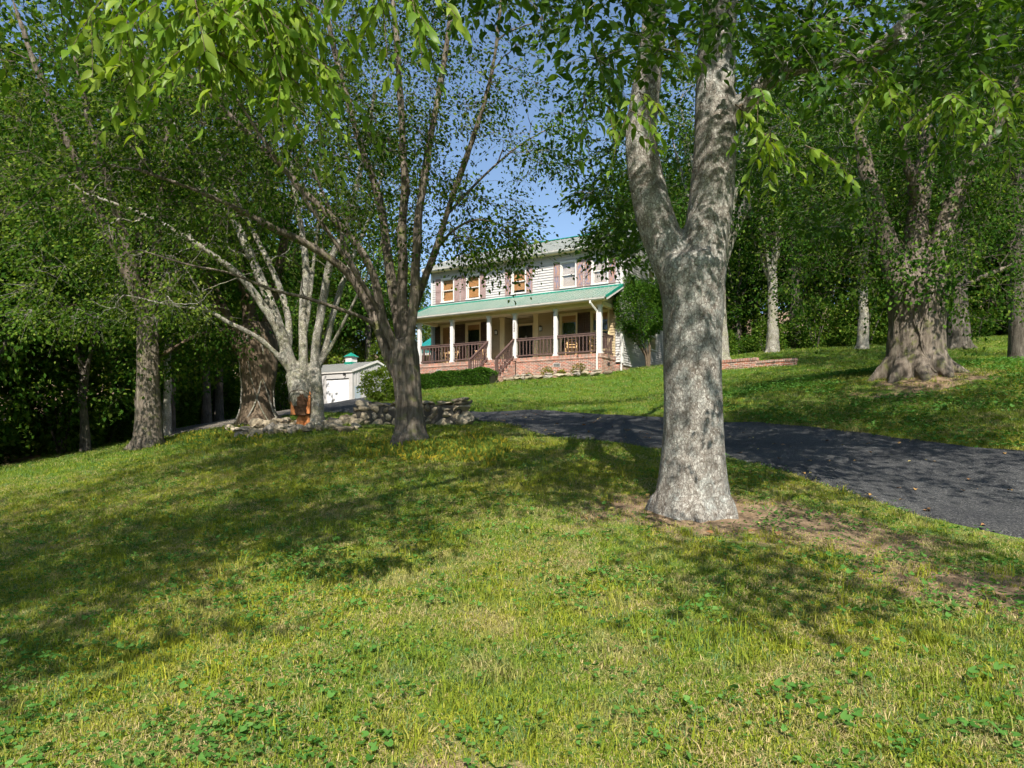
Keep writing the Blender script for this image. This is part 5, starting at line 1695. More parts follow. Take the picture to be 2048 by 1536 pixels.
# ================================================================= huge flared tree on the right
def flared_tree():
    rng = np.random.default_rng(77)
    base = G(1832, 748); Y = base[1]
    tr = tree_thing('old_maple', base, 'huge old tree with a wide flared trunk on the right lawn')
    sk = Skeleton(77)
    w = lambda px_: px_ / F * Y / 2
    sk.stem([base - np.array([0, 0, .25])] + pts_px([(1832, 735), (1832, 700), (1834, 650), (1834, 600), (1832, 560)], Y), [w(128), w(118), w(106), w(102), w(108), w(104)], 3)
    k0 = len(sk.P)
    S = lambda lst, r0, r1: sk.stem(pts_px(lst, Y), [w(r0), w((r0 * .62 + r1 * .38)), w((r0 + r1) * .42), w(r1)], 4)
    S([(1818, 600), (1792, 540, .1), (1768, 470, .2), (1748, 400, .2), (1728, 320, .2), (1700, 200, .3), (1680, 60, .3)], 58, 14)
    S([(1832, 590), (1832, 500, .2), (1836, 420, .3), (1850, 320, .4), (1850, 200, .5), (1840, 60, .6)], 60, 16)
    S([(1845, 600), (1872, 520, -.1), (1895, 440, -.2), (1922, 370, -.3), (1965, 300, -.4), (2020, 200, -.6), (2080, 80, -.8)], 50, 12)
    S([(1866, 620), (1900, 590, .3), (1950, 560, .6), (2010, 535, .9), (2080, 500, 1.2)], 20, 5)
    S([(1836, 420, .3), (1815, 330, -.2), (1800, 230, -.5), (1790, 100, -.8)], 26, 8)
    P0 = sk.P.copy(); cl = []
    hi = [i for i in range(k0, len(P0)) if P0[i, 2] > base[2] + 2.6]
    for _ in range(190):
        i = hi[int(rng.integers(len(hi)))]; cl.append(P0[i] + rng.normal(0, .95, 3))
    for _ in range(190):
        u = rng.normal(0, 1, 3); u /= np.linalg.norm(u); u *= rng.random() ** .45
        cl.append(np.array([base[0] + .2, base[1] + .3, base[2] + 7.4]) + u * np.array([4.6, 4.4, 4.2]))
    for _ in range(46): cl.append(P(rng.uniform(1560, 1760), rng.uniform(380, 600), Y + rng.normal(.4, 1.2)))
    for _ in range(36): cl.append(P(rng.uniform(1900, 2060), rng.uniform(330, 600), Y + rng.normal(-.2, 1.2)))
    cl = np.array(cl)
    px_ = 1024 + F * cl[:, 0] / cl[:, 1]; py_ = HOR - F * (cl[:, 2] - CZ) / cl[:, 1]
    cl = cl[~((py_ > 640) | (px_ > 1780) & (px_ < 1900) & (py_ > 560) | (px_ < 1500))]
    sk.reach(cl, zbias=.3, rtip=.006, kmin=k0)
    finish_tree(tr, sk, base, cl, 85, .66, M_LEAF3, .085, .68, M_BARK2, rng, voxel=.035, tw=6, thick=.055, lump=.02, extra=flare(base, w(120), 9, rng, 1.45, .6, .28))
    # ivy on the trunk
    n = 420
    t = rng.random(n); a = rng.uniform(-2.9, -.3, n)
    yy = 500 + 120 * t + rng.normal(0, 16, n)
    pos = np.stack([P(1826 + 0 * y, y, Y) for y in yy])
    rad = w(118) * 1.02 + rng.uniform(0, .12, n)
    pos[:, 0] += np.cos(a) * rad; pos[:, 1] += np.sin(a) * rad
    ax = np.stack([np.cos(a) * .5, np.sin(a) * .8, -np.ones(n)], 1)
    lo = link('ivy', leaves_mesh('ivy', pos - base, ax, .10, .85, M_LEAFB, rng, np.clip(rng.normal(.6, .25, n), 0, 1), fine=True, up=.2), tr); lo['kind'] = 'stuff'
    for k in range(2):
        pts = []
        a0 = -2.0 + .2 * k
        for q in np.linspace(0, 1, 10):
            y = 752 - 130 * q; r = np.interp(q, [0, .12, .3, 1], [w(150), w(122), w(110), w(104)])
            aa = a0 + .16 * math.sin(5 * q + k * 2)
            pts.append(P(1832, y, Y) + np.array([math.cos(aa) * r, math.sin(aa) * r, 0]) - base)
        v, f = tube_np(catmull(pts, 2), np.full(19, .022), 6)
        link('vine', mesh_np('vine', v, f, M_BARK2, True), tr)
flared_tree()

# ================================================================= the wood behind
rw = np.random.default_rng(91)
KIND = [grown(101, 15, .22, 4.6, 2.4, 150, 60, 1.25, M_LEAF3, .30, M_BARK5, 6, .34),
        grown(102, 17, .25, 5.0, 3.4, 160, 60, 1.3, M_LEAF2, .30, M_BARK5, 7, .36),
        grown(103, 13, .18, 4.0, 1.6, 140, 60, 1.15, M_LEAFY, .28, M_BARK5, 6, .30),
        grown(104, 19, .28, 5.2, 4.0, 170, 60, 1.35, M_LEAF3, .32, M_BARK5, 7, .40)]
WORDS = ['dark broad', 'tall mid green', 'light yellow-green', 'very tall dark']
def wood(spots, where, group):
    for (x, y, k, s) in spots:
        place(KIND[k], 'woodland_tree', (x, y, gz(x, y) - .1), f'{WORDS[k]} woodland tree {where}', group, rw.uniform(0, 6.3), s, s * rw.uniform(.9, 1.15))
left_sp, right_sp, back_sp, gar_sp = [], [], [], []
for i in range(17):
    left_sp.append((-19 - 3.0 * (i % 5) - rw.uniform(0, 2), 14 + i * 2.7 + rw.uniform(-1.5, 1.5), int(rw.integers(4)), rw.uniform(.8, 1.05)))
for i in range(10):
    left_sp.append((-36 - rw.uniform(0, 8), 16 + i * 4.5, int(rw.integers(4)), rw.uniform(1.0, 1.3)))
for i in range(10):
    left_sp.append((-31 + i * 1.3 + rw.uniform(-2, 2), 50 + rw.uniform(0, 22), int(rw.integers(4)), rw.uniform(.95, 1.25)))
for i in range(22):
    t = i / 21
    right_sp.append((12 + 38 * t + rw.uniform(-2, 2), 58 - 22 * t + rw.uniform(-4, 6), [0, 3, 1, 0][int(rw.integers(4))], rw.uniform(.9, 1.25)))
for i in range(16):
    right_sp.append((16 + 44 * i / 15 + rw.uniform(-2, 2), 84 - 18 * i / 15 + rw.uniform(-4, 6), [0, 3, 1, 0][int(rw.integers(4))], rw.uniform(1.0, 1.4)))
for i in range(16):
    right_sp.append((14 + 40 * i / 15 + rw.uniform(-2, 2), 70 - 18 * i / 15 + rw.uniform(-4, 6), [0, 3, 1, 0][int(rw.integers(4))], rw.uniform(.9, 1.3)))
for i in range(9):
    right_sp.append((30 + rw.uniform(0, 14), 20 + i * 2.6, [0, 3, 1, 0][int(rw.integers(4))], rw.uniform(.8, 1.05)))
for (x, y, k, s) in ((-7, 66, 2, .72), (-2.5, 64, 2, .72), (2, 66, 1, .66), (5.5, 63, 2, .66), (9, 62, 1, .72), (13, 60, 3, .8), (16, 57, 0, .95), (-11, 72, 1, .85)):
    back_sp.append((x, y, k, s))
for (x, y, k, s) in ((-14, 66, 2, .8), (-18, 68, 2, .85), (-22, 69, 1, .95), (-11, 61, 2, .5), (-26, 70, 0, 1.0), (-16, 76, 3, .95)):
    gar_sp.append((x, y, k, s))
for (x, y, k, s) in ((-16.5, 33, 0, .8), (-17.5, 28, 0, .75), (-18, 23.5, 0, .7), (-17, 38, 1, .85), (-18.5, 43, 3, .9), (-25, 48, 3, 1.2), (-21, 33, 3, 1.15), (-23, 27, 1, 1.1), (-13, 62, 3, 1.1), (-24, 62, 3, 1.3), (-30, 58, 1, 1.4)):
    left_sp.append((x, y, k, s))
wood(left_sp, 'in the dense wood beyond the left lawn', 'woodland trees left')
wood(right_sp, 'in the dark wood beyond the right lawn', 'woodland trees right')
wood(back_sp, 'rising behind the house roof', 'woodland trees behind the house')
wood(gar_sp, 'standing behind the metal garage', 'woodland trees behind the garage')

# ------------------------------------------------------------------ undergrowth, hedge and shrubs
def bush_mesh(seed, rx, ry, rz_, n, leaf, llen, boxy=1.0, lwid=.6, stems=5, core=.6):
    rng = np.random.default_rng(seed)
    u = unit(rng.normal(0, 1, (n, 3)))
    u = np.sign(u) * np.abs(u) ** boxy
    rr = (core + (1 - core) * rng.random(n) ** .5)
    bumpy = 1 + .12 * np.sin(5 * u[:, 0] + seed) * np.sin(4 * u[:, 1] + 2 * seed) + .1 * np.sin(7 * u[:, 2] + 3 * u[:, 0])
    pos = u * (rr * bumpy)[:, None] * np.array([rx, ry, rz_]) + np.array([0, 0, rz_])
    pos = pos[pos[:, 2] > .02]
    lv = np.clip(rng.normal(.45, .22, len(pos)), 0, 1)
    lm = leaves_mesh('foliage', pos, unit(pos - np.array([0, 0, rz_])) , llen, lwid, leaf, rng, lv, droop=.1)
    V = []
    for k in range(stems):
        a = 2 * math.pi * k / stems + rng.uniform(-.4, .4); e = rng.uniform(.3, .75)
        V.append(tube_np(catmull([(0.05 * math.cos(a), .05 * math.sin(a), -.1), (rx * e * .4 * math.cos(a), ry * e * .4 * math.sin(a), rz_ * .6), (rx * e * math.cos(a), ry * e * math.sin(a), rz_ * 1.4)], 4), np.linspace(.03, .008, 9) * max(.4, rz_), 5))
    v, f = merge_vf(*V)
    return lm, mesh_np('stems', v, f, M_BARK5, True)
def put_bush(meshes, name, base, label, group=None, rz=0., s=(1, 1, 1), cat='shrub'):
    t = empty(name, tuple(base), rz, label, cat, group)
    t.scale = s
    o = link('foliage', meshes[0], t); o['kind'] = 'stuff'
    link('stems', meshes[1], t)
    return t
UG = [bush_mesh(201, 1.8, 1.6, 1.3, 2600, M_LEAF3, .20), bush_mesh(202, 1.5, 1.5, 1.8, 2600, M_LEAF2, .20), bush_mesh(203, 2.0, 1.8, 1.0, 2400, M_LEAF3, .18)]
UW = ['low dark', 'upright dark', 'spreading dark']
for i in range(46):
    if i < 32: x, y = -18.2 - rw.uniform(0, 4.0) - .06 * i, 15 + i * 1.25 + rw.uniform(-1, 1)
    else: x, y = -31 + (i - 32) * 1.0, 54 + rw.uniform(-2, 3)
    k = int(rw.integers(3)); s = rw.uniform(.75, 1.35)
    put_bush(UG[k], 'understorey_shrub', (x, y, gz(x, y) - .1), f'{UW[k]} shrub in the shade of the left wood', 'undergrowth of the left wood', rw.uniform(0, 6), (s, s, s))
for i in range(60):
    t = (i % 30) / 29
    x, y = 11 + 38 * t + rw.uniform(-1, 1), 55 - 20 * t + rw.uniform(-1.5, 2.5) + (5 if i >= 30 else 0)
    k = int(rw.integers(3)); s = rw.uniform(.7, 1.3)
    put_bush(UG[k], 'understorey_shrub', (x, y, gz(x, y) - .1), f'{UW[k]} shrub at the edge of the right wood', 'undergrowth of the right wood', rw.uniform(0, 6), (s, s, s))
# clipped hedge in front of the steps
hc = HW(-8.2, -2.35)
def hedge():
    rng = np.random.default_rng(301)
    t = empty('boxwood_hedge', (hc[0], hc[1], HZ), HA, 'clipped dark green boxwood hedge in front of the porch steps', 'hedge')
    n = 26000
    face = rng.random(n)
    x = rng.uniform(-3.5, 3.45, n)
    top = .62 + .07 * np.sin(x * 2.2) + .05 * np.sin(x * 5.1 + 1) + .03 * x
    gw = np.array([gz(*HW(-8.2 + a, -2.35)[:2]) - HZ for a in np.linspace(-3.5, 3.45, 30)])
    g0 = np.interp(x, np.linspace(-3.5, 3.45, 30), gw)
    z = np.where(face < .45, g0 + .75 + .06 * np.sin(x * 3) + .04 * np.sin(7 * x), g0 + rng.random(n) * .78)
    y = np.where(face < .45, rng.uniform(-.42, .42, n), np.where(face < .85, -.45, .45) + .05 * np.sin(4 * x + 5 * z))
    dep = rng.random(n) ** 2 * .16
    z -= np.where(face < .45, dep, 0); y += np.where((face >= .45), np.sign(-y) * dep, 0)
    endc = np.clip((np.abs(x) - 3.1) / .4, 0, 1); z -= endc * .15 * (z - g0)
    pos = np.stack([x, y, z], 1)
    ax = np.where((face < .45)[:, None], np.array([0, 0, 1.]), np.stack([0 * x, np.sign(y), .5 + 0 * x], 1))
    lo = link('foliage', leaves_mesh('foliage', pos, ax + rng.normal(0, .5, (n, 3)), .075, .6, M_LEAFB, rng, np.clip(rng.normal(.45, .25, n), 0, 1), droop=0), t); lo['kind'] = 'stuff'
    core = MB()
    for k in range(12):
        a = -3.3 + k * .56
        gg = float(np.interp(a, np.linspace(-3.5, 3.45, 30), gw))
        core.box(a, a + .53, -.3, .3, gg - .2, gg + .6)
    c = core.build('hedge_core', plain('dark_hedge_core', (.025, .03, .015)), t); c['kind'] = 'stuff'  # solid dark boxes that keep the hedge from showing through
hedge()
g = P(768, 812, 29); g[2] = gz(g[0], g[1])
put_bush(bush_mesh(204, .95, .8, .75, 5200, M_LEAFY, .10, core=.5), 'rounded_shrub', g, 'rounded light green shrub behind the stone wall beside the garage', cat='shrub')
# big holly at the corner of the house
def holly():
    rng = np.random.default_rng(311)
    base = P(1296, 745, 35.0); base[2] = gz(base[0], base[1])
    t = empty('holly_shrub', tuple(base), 0, 'tall rounded evergreen shrub with bare stems at the right corner of the house', 'shrub')
    n = 19000
    u = unit(rng.normal(0, 1, (n, 3)))
    rr = .62 + .38 * rng.random(n) ** .6
    b = 1 + .14 * np.sin(6 * u[:, 0] + 1) * np.sin(5 * u[:, 2]) + .1 * np.sin(9 * u[:, 1] + 4 * u[:, 2])
    pos = u * (rr * b)[:, None] * np.array([1.45, 1.25, 1.62]) + np.array([-.45, 0, 2.95])
    keep = (pos[:, 2] > 1.25 + .3 * np.sin(pos[:, 0] * 5)) & ((pos[:, 2] > 1.9) | (rng.random(n) < .5))
    pos = pos[keep]
    lo = link('foliage', leaves_mesh('foliage', pos, unit(pos - np.array([-.45, 0, 2.7])), .11, .55, M_LEAFB, rng, np.clip(rng.normal(.55, .25, len(pos)), 0, 1), droop=.1), t); lo['kind'] = 'stuff'
    V = []
    for k in range(7):
        a = 2 * math.pi * k / 7 + rng.uniform(-.3, .3); e = rng.uniform(.35, .9)
        d = np.array([math.cos(a), math.sin(a) * .7, 0])
        V.append(tube_np(catmull([np.array([0, 0, -.15]) + d * .08, d * .22 * e + np.array([0, 0, .6]), d * .75 * e + np.array([-.2, 0, 1.5]), d * 1.1 * e + np.array([-.4, 0, 2.6])], 4), np.linspace(.055, .02, 13), 6))
    v, f = merge_vf(*V)
    link('stems', mesh_np('stems', v, f, M_BARK4, True), t)
holly()
# small plants in the bed below the porch
bed = [(-1.0, -.5, .62, 'tallest orange-tipped plant beside the downspout'), (-1.9, -.55, .38, 'low leafy plant between the two taller bed plants'), (-2.75, -.5, .58, 'tall loose plant under the brick vent'),
       (-3.75, -.6, .34, 'low rounded plant nearest the porch steps'), (-4.3, -.7, .26, 'smallest plant at the foot of the steps')]
for k, (x, y, h, lab) in enumerate(bed):
    w = HW(x, y); w[2] = gz(w[0], w[1]) - .02
    put_bush(bush_mesh(320 + k, h * .62, h * .5, h * .5, 420, M_LEAFR, .085, core=.2, stems=6), 'bed_plant', w, lab, 'plants in the porch bed', cat='plant')
# ------------------------------------------------------------------ grass, weeds and litter
def in_poly(X, Y, poly):
    poly = np.asarray(poly); n = len(poly)
    c = np.zeros(X.shape, bool)
    j = n - 1
    for i in range(n):
        xi, yi = poly[i]; xj, yj = poly[j]
        hit = ((yi > Y) != (yj > Y)) & (X < (xj - xi) * (Y - yi) / (yj - yi + 1e-12) + xi)
        c ^= hit; j = i
    return c
DRIVE_POLY = np.vstack([catmull(DR_NEAR, 8), catmull(DR_FAR, 8)[::-1]])
YARD_POLY = np.array([(-15.6, 28.5), (-20, 36), (-25, 46), (-29, 56), (-10, 54), (-11, 46), (-11.2, 36), (-10.2, 28.5)])
def house_xy(X, Y):
    c, s = math.cos(HA), math.sin(HA); dx, dy = X - HX, Y - HY
    return c * dx + s * dy, -s * dx + c * dy
def lawn_points(rng, n, y0, y1, power, xr=.82):
    """points on the visible lawn, denser close by"""
    u = rng.random(n)
    Y = (y0 ** power + u * (y1 ** power - y0 ** power)) ** (1 / power)
    X = rng.uniform(-xr, xr, n) * (Y + .6)
    ok = ~in_poly(X, Y, DRIVE_POLY) & ~in_poly(X, Y, YARD_POLY)
    hx, hy = house_xy(X, Y)
    ok &= ~((hx > -12.2) & (hx < .5) & (hy > -.1))
    ok &= ~((hx > -5.3) & (hx < .9) & (hy > -1.45))
    ok &= (X > -19 - .1 * (Y - 20)) & (np.hypot(X - T1[0], Y - T1[1]) > .42) & (Y < 52)
    return X[ok], Y[ok]

def blade_mat(name, stops, tstops, dry, trans=.3):
    m, nt, bs, out = new_mat(name)
    nt.nodes.remove(bs)
    bs = nt.nodes.new('ShaderNodeBsdfDiffuse')
    at = N(nt, 'ShaderNodeAttribute', attribute_name='lv')
    w = wpos(nt)
    big = noise(nt, w, .55, 4, .6)
    mid = noise(nt, w, 2.6, 4, .65)
    c = ramp(nt, at.outputs['Fac'], stops)
    c2 = ramp(nt, at.outputs['Fac'], tstops)
    c = mixc(nt, ramp(nt, big, [(0.40, (0, 0, 0)), (0.62, (1, 1, 1))]), c, c2)
    dr = ramp(nt, at.outputs['Fac'], [(0, (.26, .20, .085)), (1, (.52, .44, .24))])
    c = mixc(nt, ramp(nt, mid, [(0.50, (0, 0, 0)), (0.70, (dry, dry, dry))]), c, dr)
    nt.links.new(c, bs.inputs[0])
    tr = N(nt, 'ShaderNodeBsdfTranslucent')
    nt.links.new(mixc(nt, 1.0, c, (1.25, 1.2, .7), 'MULTIPLY'), tr.inputs[0])
    mx = N(nt, 'ShaderNodeMixShader', i_0=trans)
    nt.links.new(bs.outputs[0], mx.inputs[1]); nt.links.new(tr.outputs[0], mx.inputs[2])
    nt.links.new(mx.outputs[0], out.inputs[0])
    return m
M_GRASS = blade_mat('lawn_grass', [(0, (.10, .17, .02)), (.6, (.19, .26, .03)), (1, (.33, .33, .06))], [(0, (.19, .23, .02)), (.6, (.32, .33, .032)), (1, (.44, .39, .065))], .6)
M_STRAW = blade_mat('dry_straw', [(0, (.30, .225, .095)), (1, (.55, .44, .22))], [(0, (.28, .225, .09)), (1, (.50, .42, .18))], 1.0, .15)
M_BLUEG = blade_mat('blue_green_grass', [(0, (.06, .13, .05)), (1, (.14, .23, .09))], [(0, (.07, .15, .04)), (1, (.15, .24, .07))], .15)
M_WEED = leaf_mat('violet_leaf', (0.045, 0.13, 0.022), (0.085, 0.20, 0.04), (0.15, 0.28, 0.07), .3)

def tuft(seed, n, rad, h0, h1, wid, lean, mat, name):
    rng = np.random.default_rng(seed)
    a = rng.uniform(0, 6.283, n); r = rad * np.sqrt(rng.random(n))
    root = np.stack([np.cos(a) * r, np.sin(a) * r, np.full(n, -.012)], 1)
    b = rng.uniform(0, 6.283, n)
    dirn = np.stack([np.cos(b), np.sin(b), 0 * b], 1)
    H = rng.uniform(h0, h1, n)[:, None]; ln = (rng.random(n) * lean)[:, None]
    side = np.stack([-np.sin(b), np.cos(b), 0 * b], 1) * (wid * rng.uniform(.6, 1.2, n))[:, None] * .5
    mid = root + dirn * H * ln * .35 + np.array([0, 0, 1.]) * H * .6
    tip = root + dirn * H * ln + np.array([0, 0, 1.]) * H * np.maximum(.15, 1 - .45 * ln)
    v = np.stack([root - side, root + side, mid + side * .8, mid - side * .8, tip + side * .1, tip - side * .1], 1).reshape(-1, 3)
    f = (np.arange(n)[:, None, None] * 6 + np.array([[0, 1, 2, 3], [3, 2, 4, 5]])[None]).reshape(-1, 4)
    return mesh_np(name, v, f, mat, True, {'lv': ('FACE', np.repeat(np.clip(rng.normal(.5, .25, n), 0, 1), 2))})
def weed(seed, n, rad, size, name):
    rng = np.random.default_rng(seed)
    V, Fq, lv = [], [], []
    for k in range(n):
        a = rng.uniform(0, 6.283); r = rad * math.sqrt(rng.random())
        c = np.array([math.cos(a) * r, math.sin(a) * r, rng.uniform(.02, .055)])
        nr = unit(np.array([rng.normal(0, .35), rng.normal(0, .35), 1.]))
        x = unit(np.cross(nr, [0, 1, .1])); y = np.cross(nr, x)
        th = rng.uniform(0, 6.28); x, y = x * math.cos(th) + y * math.sin(th), -x * math.sin(th) + y * math.cos(th)
        s = size * rng.uniform(.6, 1.25)
        prof = [(-.15, 0), (-.5, .28), (-.42, .62), (0, .56), (.45, .45), (.8, 0), (.45, -.45), (0, -.56), (-.42, -.62), (-.5, -.28)]
        b = len(V)
        V.append(c - nr * s * .12)
        V += [c + x * p * s + y * q * s for p, q in prof]
        for i in range(len(prof)):
            Fq.append([b, b + 1 + i, b + 1 + (i + 1) % len(prof)])
        lv += [float(np.clip(rng.normal(.5, .25), 0, 1))] * len(prof)
    return mesh_np(name, np.array(V), np.array(Fq), M_WEED, False, {'lv': ('FACE', np.array(lv))})

def scatter(name, meshes, X, Y, scale, pick, rng, label, cat, tilt=.12):
    """one object; geometry nodes set a tuft on every point of its mesh"""
    n = len(X)
    pts = np.stack([X, Y, gz(X, Y)], 1)
    me = bpy.data.meshes.new(name)
    me.vertices.add(n); me.vertices.foreach_set('co', pts.astype(np.float32).ravel())
    rot = np.stack([rng.normal(0, tilt, n), rng.normal(0, tilt, n), rng.uniform(0, 6.283, n)], 1)
    a = me.attributes.new('rot', 'FLOAT_VECTOR', 'POINT'); a.data.foreach_set('vector', rot.astype(np.float32).ravel())
    a = me.attributes.new('scl', 'FLOAT', 'POINT'); a.data.foreach_set('value', scale.astype(np.float32))
    a = me.attributes.new('pick', 'INT', 'POINT'); a.data.foreach_set('value', pick.astype(np.int32))
    o = link(name, me)
    tag(o, label, cat, kind='stuff')
    for m in meshes:
        if m.materials[0].name not in [x.name for x in me.materials if x]: me.materials.append(m.materials[0])
    ng = bpy.data.node_groups.new(name + '_nodes', 'GeometryNodeTree')
    ng.interface.new_socket('Geometry', in_out='INPUT', socket_type='NodeSocketGeometry')
    ng.interface.new_socket('Geometry', in_out='OUTPUT', socket_type='NodeSocketGeometry')
    gi = ng.nodes.new('NodeGroupInput'); go = ng.nodes.new('NodeGroupOutput')
    gti = ng.nodes.new('GeometryNodeGeometryToInstance')
    for m in reversed(meshes):      # the last link of a multi-input socket comes first
        src = bpy.data.objects.new(name + '_tuft', m)
        oi = ng.nodes.new('GeometryNodeObjectInfo')
        oi.inputs['Object'].default_value = src
        ng.links.new(oi.outputs['Geometry'], gti.inputs[0])
    iop = ng.nodes.new('GeometryNodeInstanceOnPoints')
    iop.inputs['Pick Instance'].default_value = True
    ng.links.new(gi.outputs[0], iop.inputs['Points'])
    ng.links.new(gti.outputs[0], iop.inputs['Instance'])
    for an, dt, sock in (('rot', 'FLOAT_VECTOR', 'Rotation'), ('scl', 'FLOAT', 'Scale'), ('pick', 'INT', 'Instance Index')):
        na = ng.nodes.new('GeometryNodeInputNamedAttribute'); na.data_type = dt
        na.inputs['Name'].default_value = an
        ng.links.new(na.outputs['Attribute'], iop.inputs[sock])
    ng.links.new(iop.outputs[0], go.inputs[0])
    md = o.modifiers.new('scatter', 'NODES'); md.node_group = ng
    return o

M_GRASSF = blade_mat('greener_far_grass', [(0, (.058, .13, .014)), (.6, (.11, .19, .02)), (1, (.21, .26, .04))], [(0, (.085, .15, .014)), (.6, (.16, .225, .024)), (1, (.28, .30, .05))], .4)  # greener blades for the far lawn
rgx = np.random.default_rng(501)
TU = [tuft(1, 26, .085, .02, .046, .0050, 1.1, M_GRASS, 'grass_tuft'), tuft(2, 22, .08, .022, .056, .0055, 1.2, M_GRASS, 'grass_tuft'),
      tuft(3, 26, .09, .018, .045, .0042, 2.2, M_STRAW, 'straw_tuft'), tuft(4, 20, .08, .025, .055, .005, 1.2, M_BLUEG, 'blue_tuft'),
      tuft(5, 14, .05, .07, .13, .006, .8, M_GRASS, 'tall_tuft'), tuft(6, 26, .085, .018, .042, .005, 1.3, M_GRASS, 'grass_tuft')]
X, Y = lawn_points(rgx, 95000, 2.3, 18.0, 1.3)
d = dirt_amount(X, Y)
keep = (rgx.random(len(X)) > d * 1.05 - .05) & (rgx.random(len(X)) > np.clip((Y - 11.5) / 6.0, 0, 1))
X, Y, d = X[keep], Y[keep], d[keep]
nz = np.sin(X * 1.9 + 1.3 * np.sin(Y * 1.4)) * np.sin(Y * 2.3 + 1.1 * np.sin(X * 1.7)) + .5 * np.sin(X * 5.3 + Y * 2) * np.sin(Y * 4.7 - X)
pr = rgx.random(len(X))
pick = np.select([pr < .25 + .18 * nz + .3 * d, pr < .35 + .12 * nz + .3 * d, pr < .375 + .10 * nz + .3 * d], [2, 3, 4], 0)
pick = np.where(pick == 0, np.array([0, 1, 5])[rgx.integers(0, 3, len(X))], pick)
sc1 = rgx.uniform(.7, 1.3, len(X)) * (1 + np.clip(Y - 7, 0, 8) * .05)
scatter('lawn_grass', TU, X, Y, sc1, pick, rgx, 'short mown grass mixed with straw across the near lawn', 'grass')
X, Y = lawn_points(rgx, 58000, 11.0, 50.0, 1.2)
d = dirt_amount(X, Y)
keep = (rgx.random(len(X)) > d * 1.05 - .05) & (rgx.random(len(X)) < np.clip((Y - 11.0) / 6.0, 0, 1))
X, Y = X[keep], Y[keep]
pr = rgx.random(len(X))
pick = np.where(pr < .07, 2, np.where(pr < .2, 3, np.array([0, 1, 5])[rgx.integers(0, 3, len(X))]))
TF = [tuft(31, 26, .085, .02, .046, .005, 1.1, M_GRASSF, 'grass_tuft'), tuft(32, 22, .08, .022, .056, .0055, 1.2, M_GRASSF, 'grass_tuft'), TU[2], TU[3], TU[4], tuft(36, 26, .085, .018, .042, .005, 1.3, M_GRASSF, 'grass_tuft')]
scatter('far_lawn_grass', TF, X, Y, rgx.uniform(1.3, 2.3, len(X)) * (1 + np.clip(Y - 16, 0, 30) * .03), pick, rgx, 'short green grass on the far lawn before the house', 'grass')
# broad-leaved weeds in patches
WE = [weed(11, 8, .10, .018, 'violet'), weed(12, 12, .13, .016, 'violet'), weed(13, 6, .07, .021, 'violet')]
cx_, cy_ = lawn_points(rgx, 560, 2.6, 13.0, 1.5)
XX, YY = [], []
for a, b in zip(cx_, cy_):
    w = 1.0 + 1.2 * (a < -.5) + 1.1 * (a > 2.2 and b > 3.5)
    k = int(rgx.integers(2, 8) * w)
    s = rgx.uniform(.15, .5)
    XX += list(a + rgx.normal(0, s, k)); YY += list(b + rgx.normal(0, s * .8, k))
XX, YY = np.array(XX), np.array(YY)
ok = ~in_poly(XX, YY, DRIVE_POLY) & (np.hypot(XX - T1[0], YY - T1[1]) > .5) & (YY > 2.2)
XX, YY = XX[ok], YY[ok]
scatter('broadleaf_weeds', WE, XX, YY, rgx.uniform(.7, 1.5, len(XX)), rgx.integers(0, 3, len(XX)), rgx, 'patches of round-leaved weeds in the near lawn', 'weeds', .1)
# clover on the bank right of the drive
XX, YY = rgx.uniform(5, 14, 5200), rgx.uniform(9, 19, 5200)
ok = ~in_poly(XX, YY, DRIVE_POLY) & (XX / YY < .82) & (np.sin(XX * 1.3) * np.sin(YY * 1.1 + XX) > -.35) & (np.hypot(XX - 8.9, YY - 15) > 1.5)
ok &= (XX > np.interp(YY, [9, 12, 15, 19], [8, 5.2, 4, 2]))
XX, YY = XX[ok], YY[ok]
scatter('clover_patches', WE, XX, YY, rgx.uniform(1.3, 2.4, len(XX)), rgx.integers(0, 3, len(XX)), rgx, 'clover spreading on the grassy bank right of the drive', 'clover', .1)
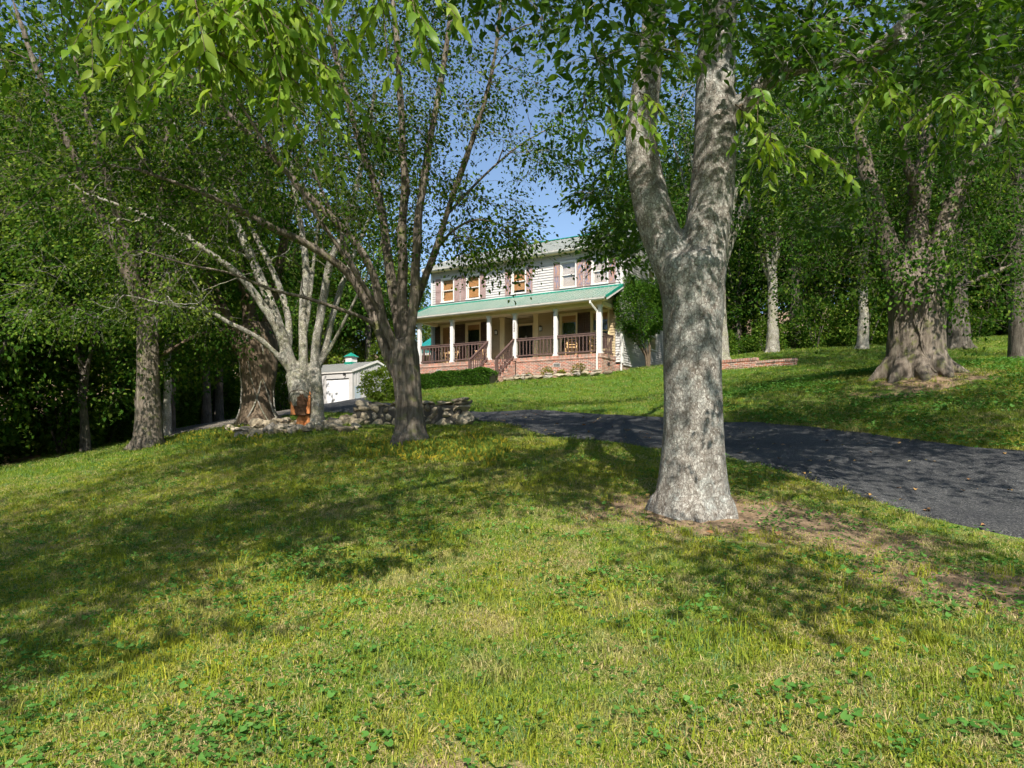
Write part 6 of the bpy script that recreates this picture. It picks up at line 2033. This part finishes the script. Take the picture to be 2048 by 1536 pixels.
# yellowing ground cover round the middle tree and on the stony bank
YL = []
for s_ in (21, 22):
    g_ = np.random.default_rng(s_); n_ = 12
    a_ = g_.uniform(0, 6.28, n_); r_ = .1 * np.sqrt(g_.random(n_))
    ps = np.stack([np.cos(a_) * r_, np.sin(a_) * r_, g_.uniform(.0, .05, n_)], 1)
    YL.append(leaves_mesh('lily_leaf', ps, np.stack([np.cos(a_) * .5, np.sin(a_) * .5, 1.2 + 0 * a_], 1), .14, .38, M_LEAFH, g_, np.clip(g_.normal(.55, .3, n_), 0, 1), droop=-.2, fine=True))
pts_ = [G(x, y) for x, y in zip(np.concatenate([rgx.uniform(815, 1010, 420), rgx.uniform(700, 830, 110), rgx.uniform(300, 520, 280)]),
                                 np.concatenate([rgx.normal(898, 12, 420), rgx.normal(900, 10, 110), rgx.normal(872, 9, 280)]))]
pts_ = np.array([p for p in pts_ if 9 < p[1] < 30 and not in_poly(p[0:1], p[1:2], DRIVE_POLY)[0]])
scatter('yellow_groundcover', YL, pts_[:, 0], pts_[:, 1], rgx.uniform(.4, .85, len(pts_)), rgx.integers(0, 2, len(pts_)), rgx, 'yellowing leafy ground cover round the middle tree and stony bank', 'ground cover', .15)
# fallen leaves on the drive and the bare soil
FL = [leaves_mesh('fallen_leaf', np.zeros((1, 3)) + np.array([0, 0, .045]), np.array([[1., 0, 0]]), .10, .55, plain('fallen_leaf_' + str(k), c), np.random.default_rng(k), np.array([.5]), droop=0, fine=True, up=4.)
      for k, c in enumerate(((.45, .26, .08), (.30, .15, .06), (.52, .42, .12)))]
XX, YY = rgx.uniform(-1, 9, 420), rgx.uniform(6, 19, 420)
ok = in_poly(XX, YY, DRIVE_POLY) | (np.hypot(XX - T1[0], YY - T1[1]) < 1.4)
ok &= np.hypot(XX - T1[0], YY - T1[1]) > .5
XX, YY = XX[ok], YY[ok]
scatter('fallen_leaves', FL, XX, YY, rgx.uniform(.5, 1.0, len(XX)), rgx.integers(0, 3, len(XX)), rgx, 'scattered fallen leaves on the drive and bare soil', 'fallen leaves', .15)
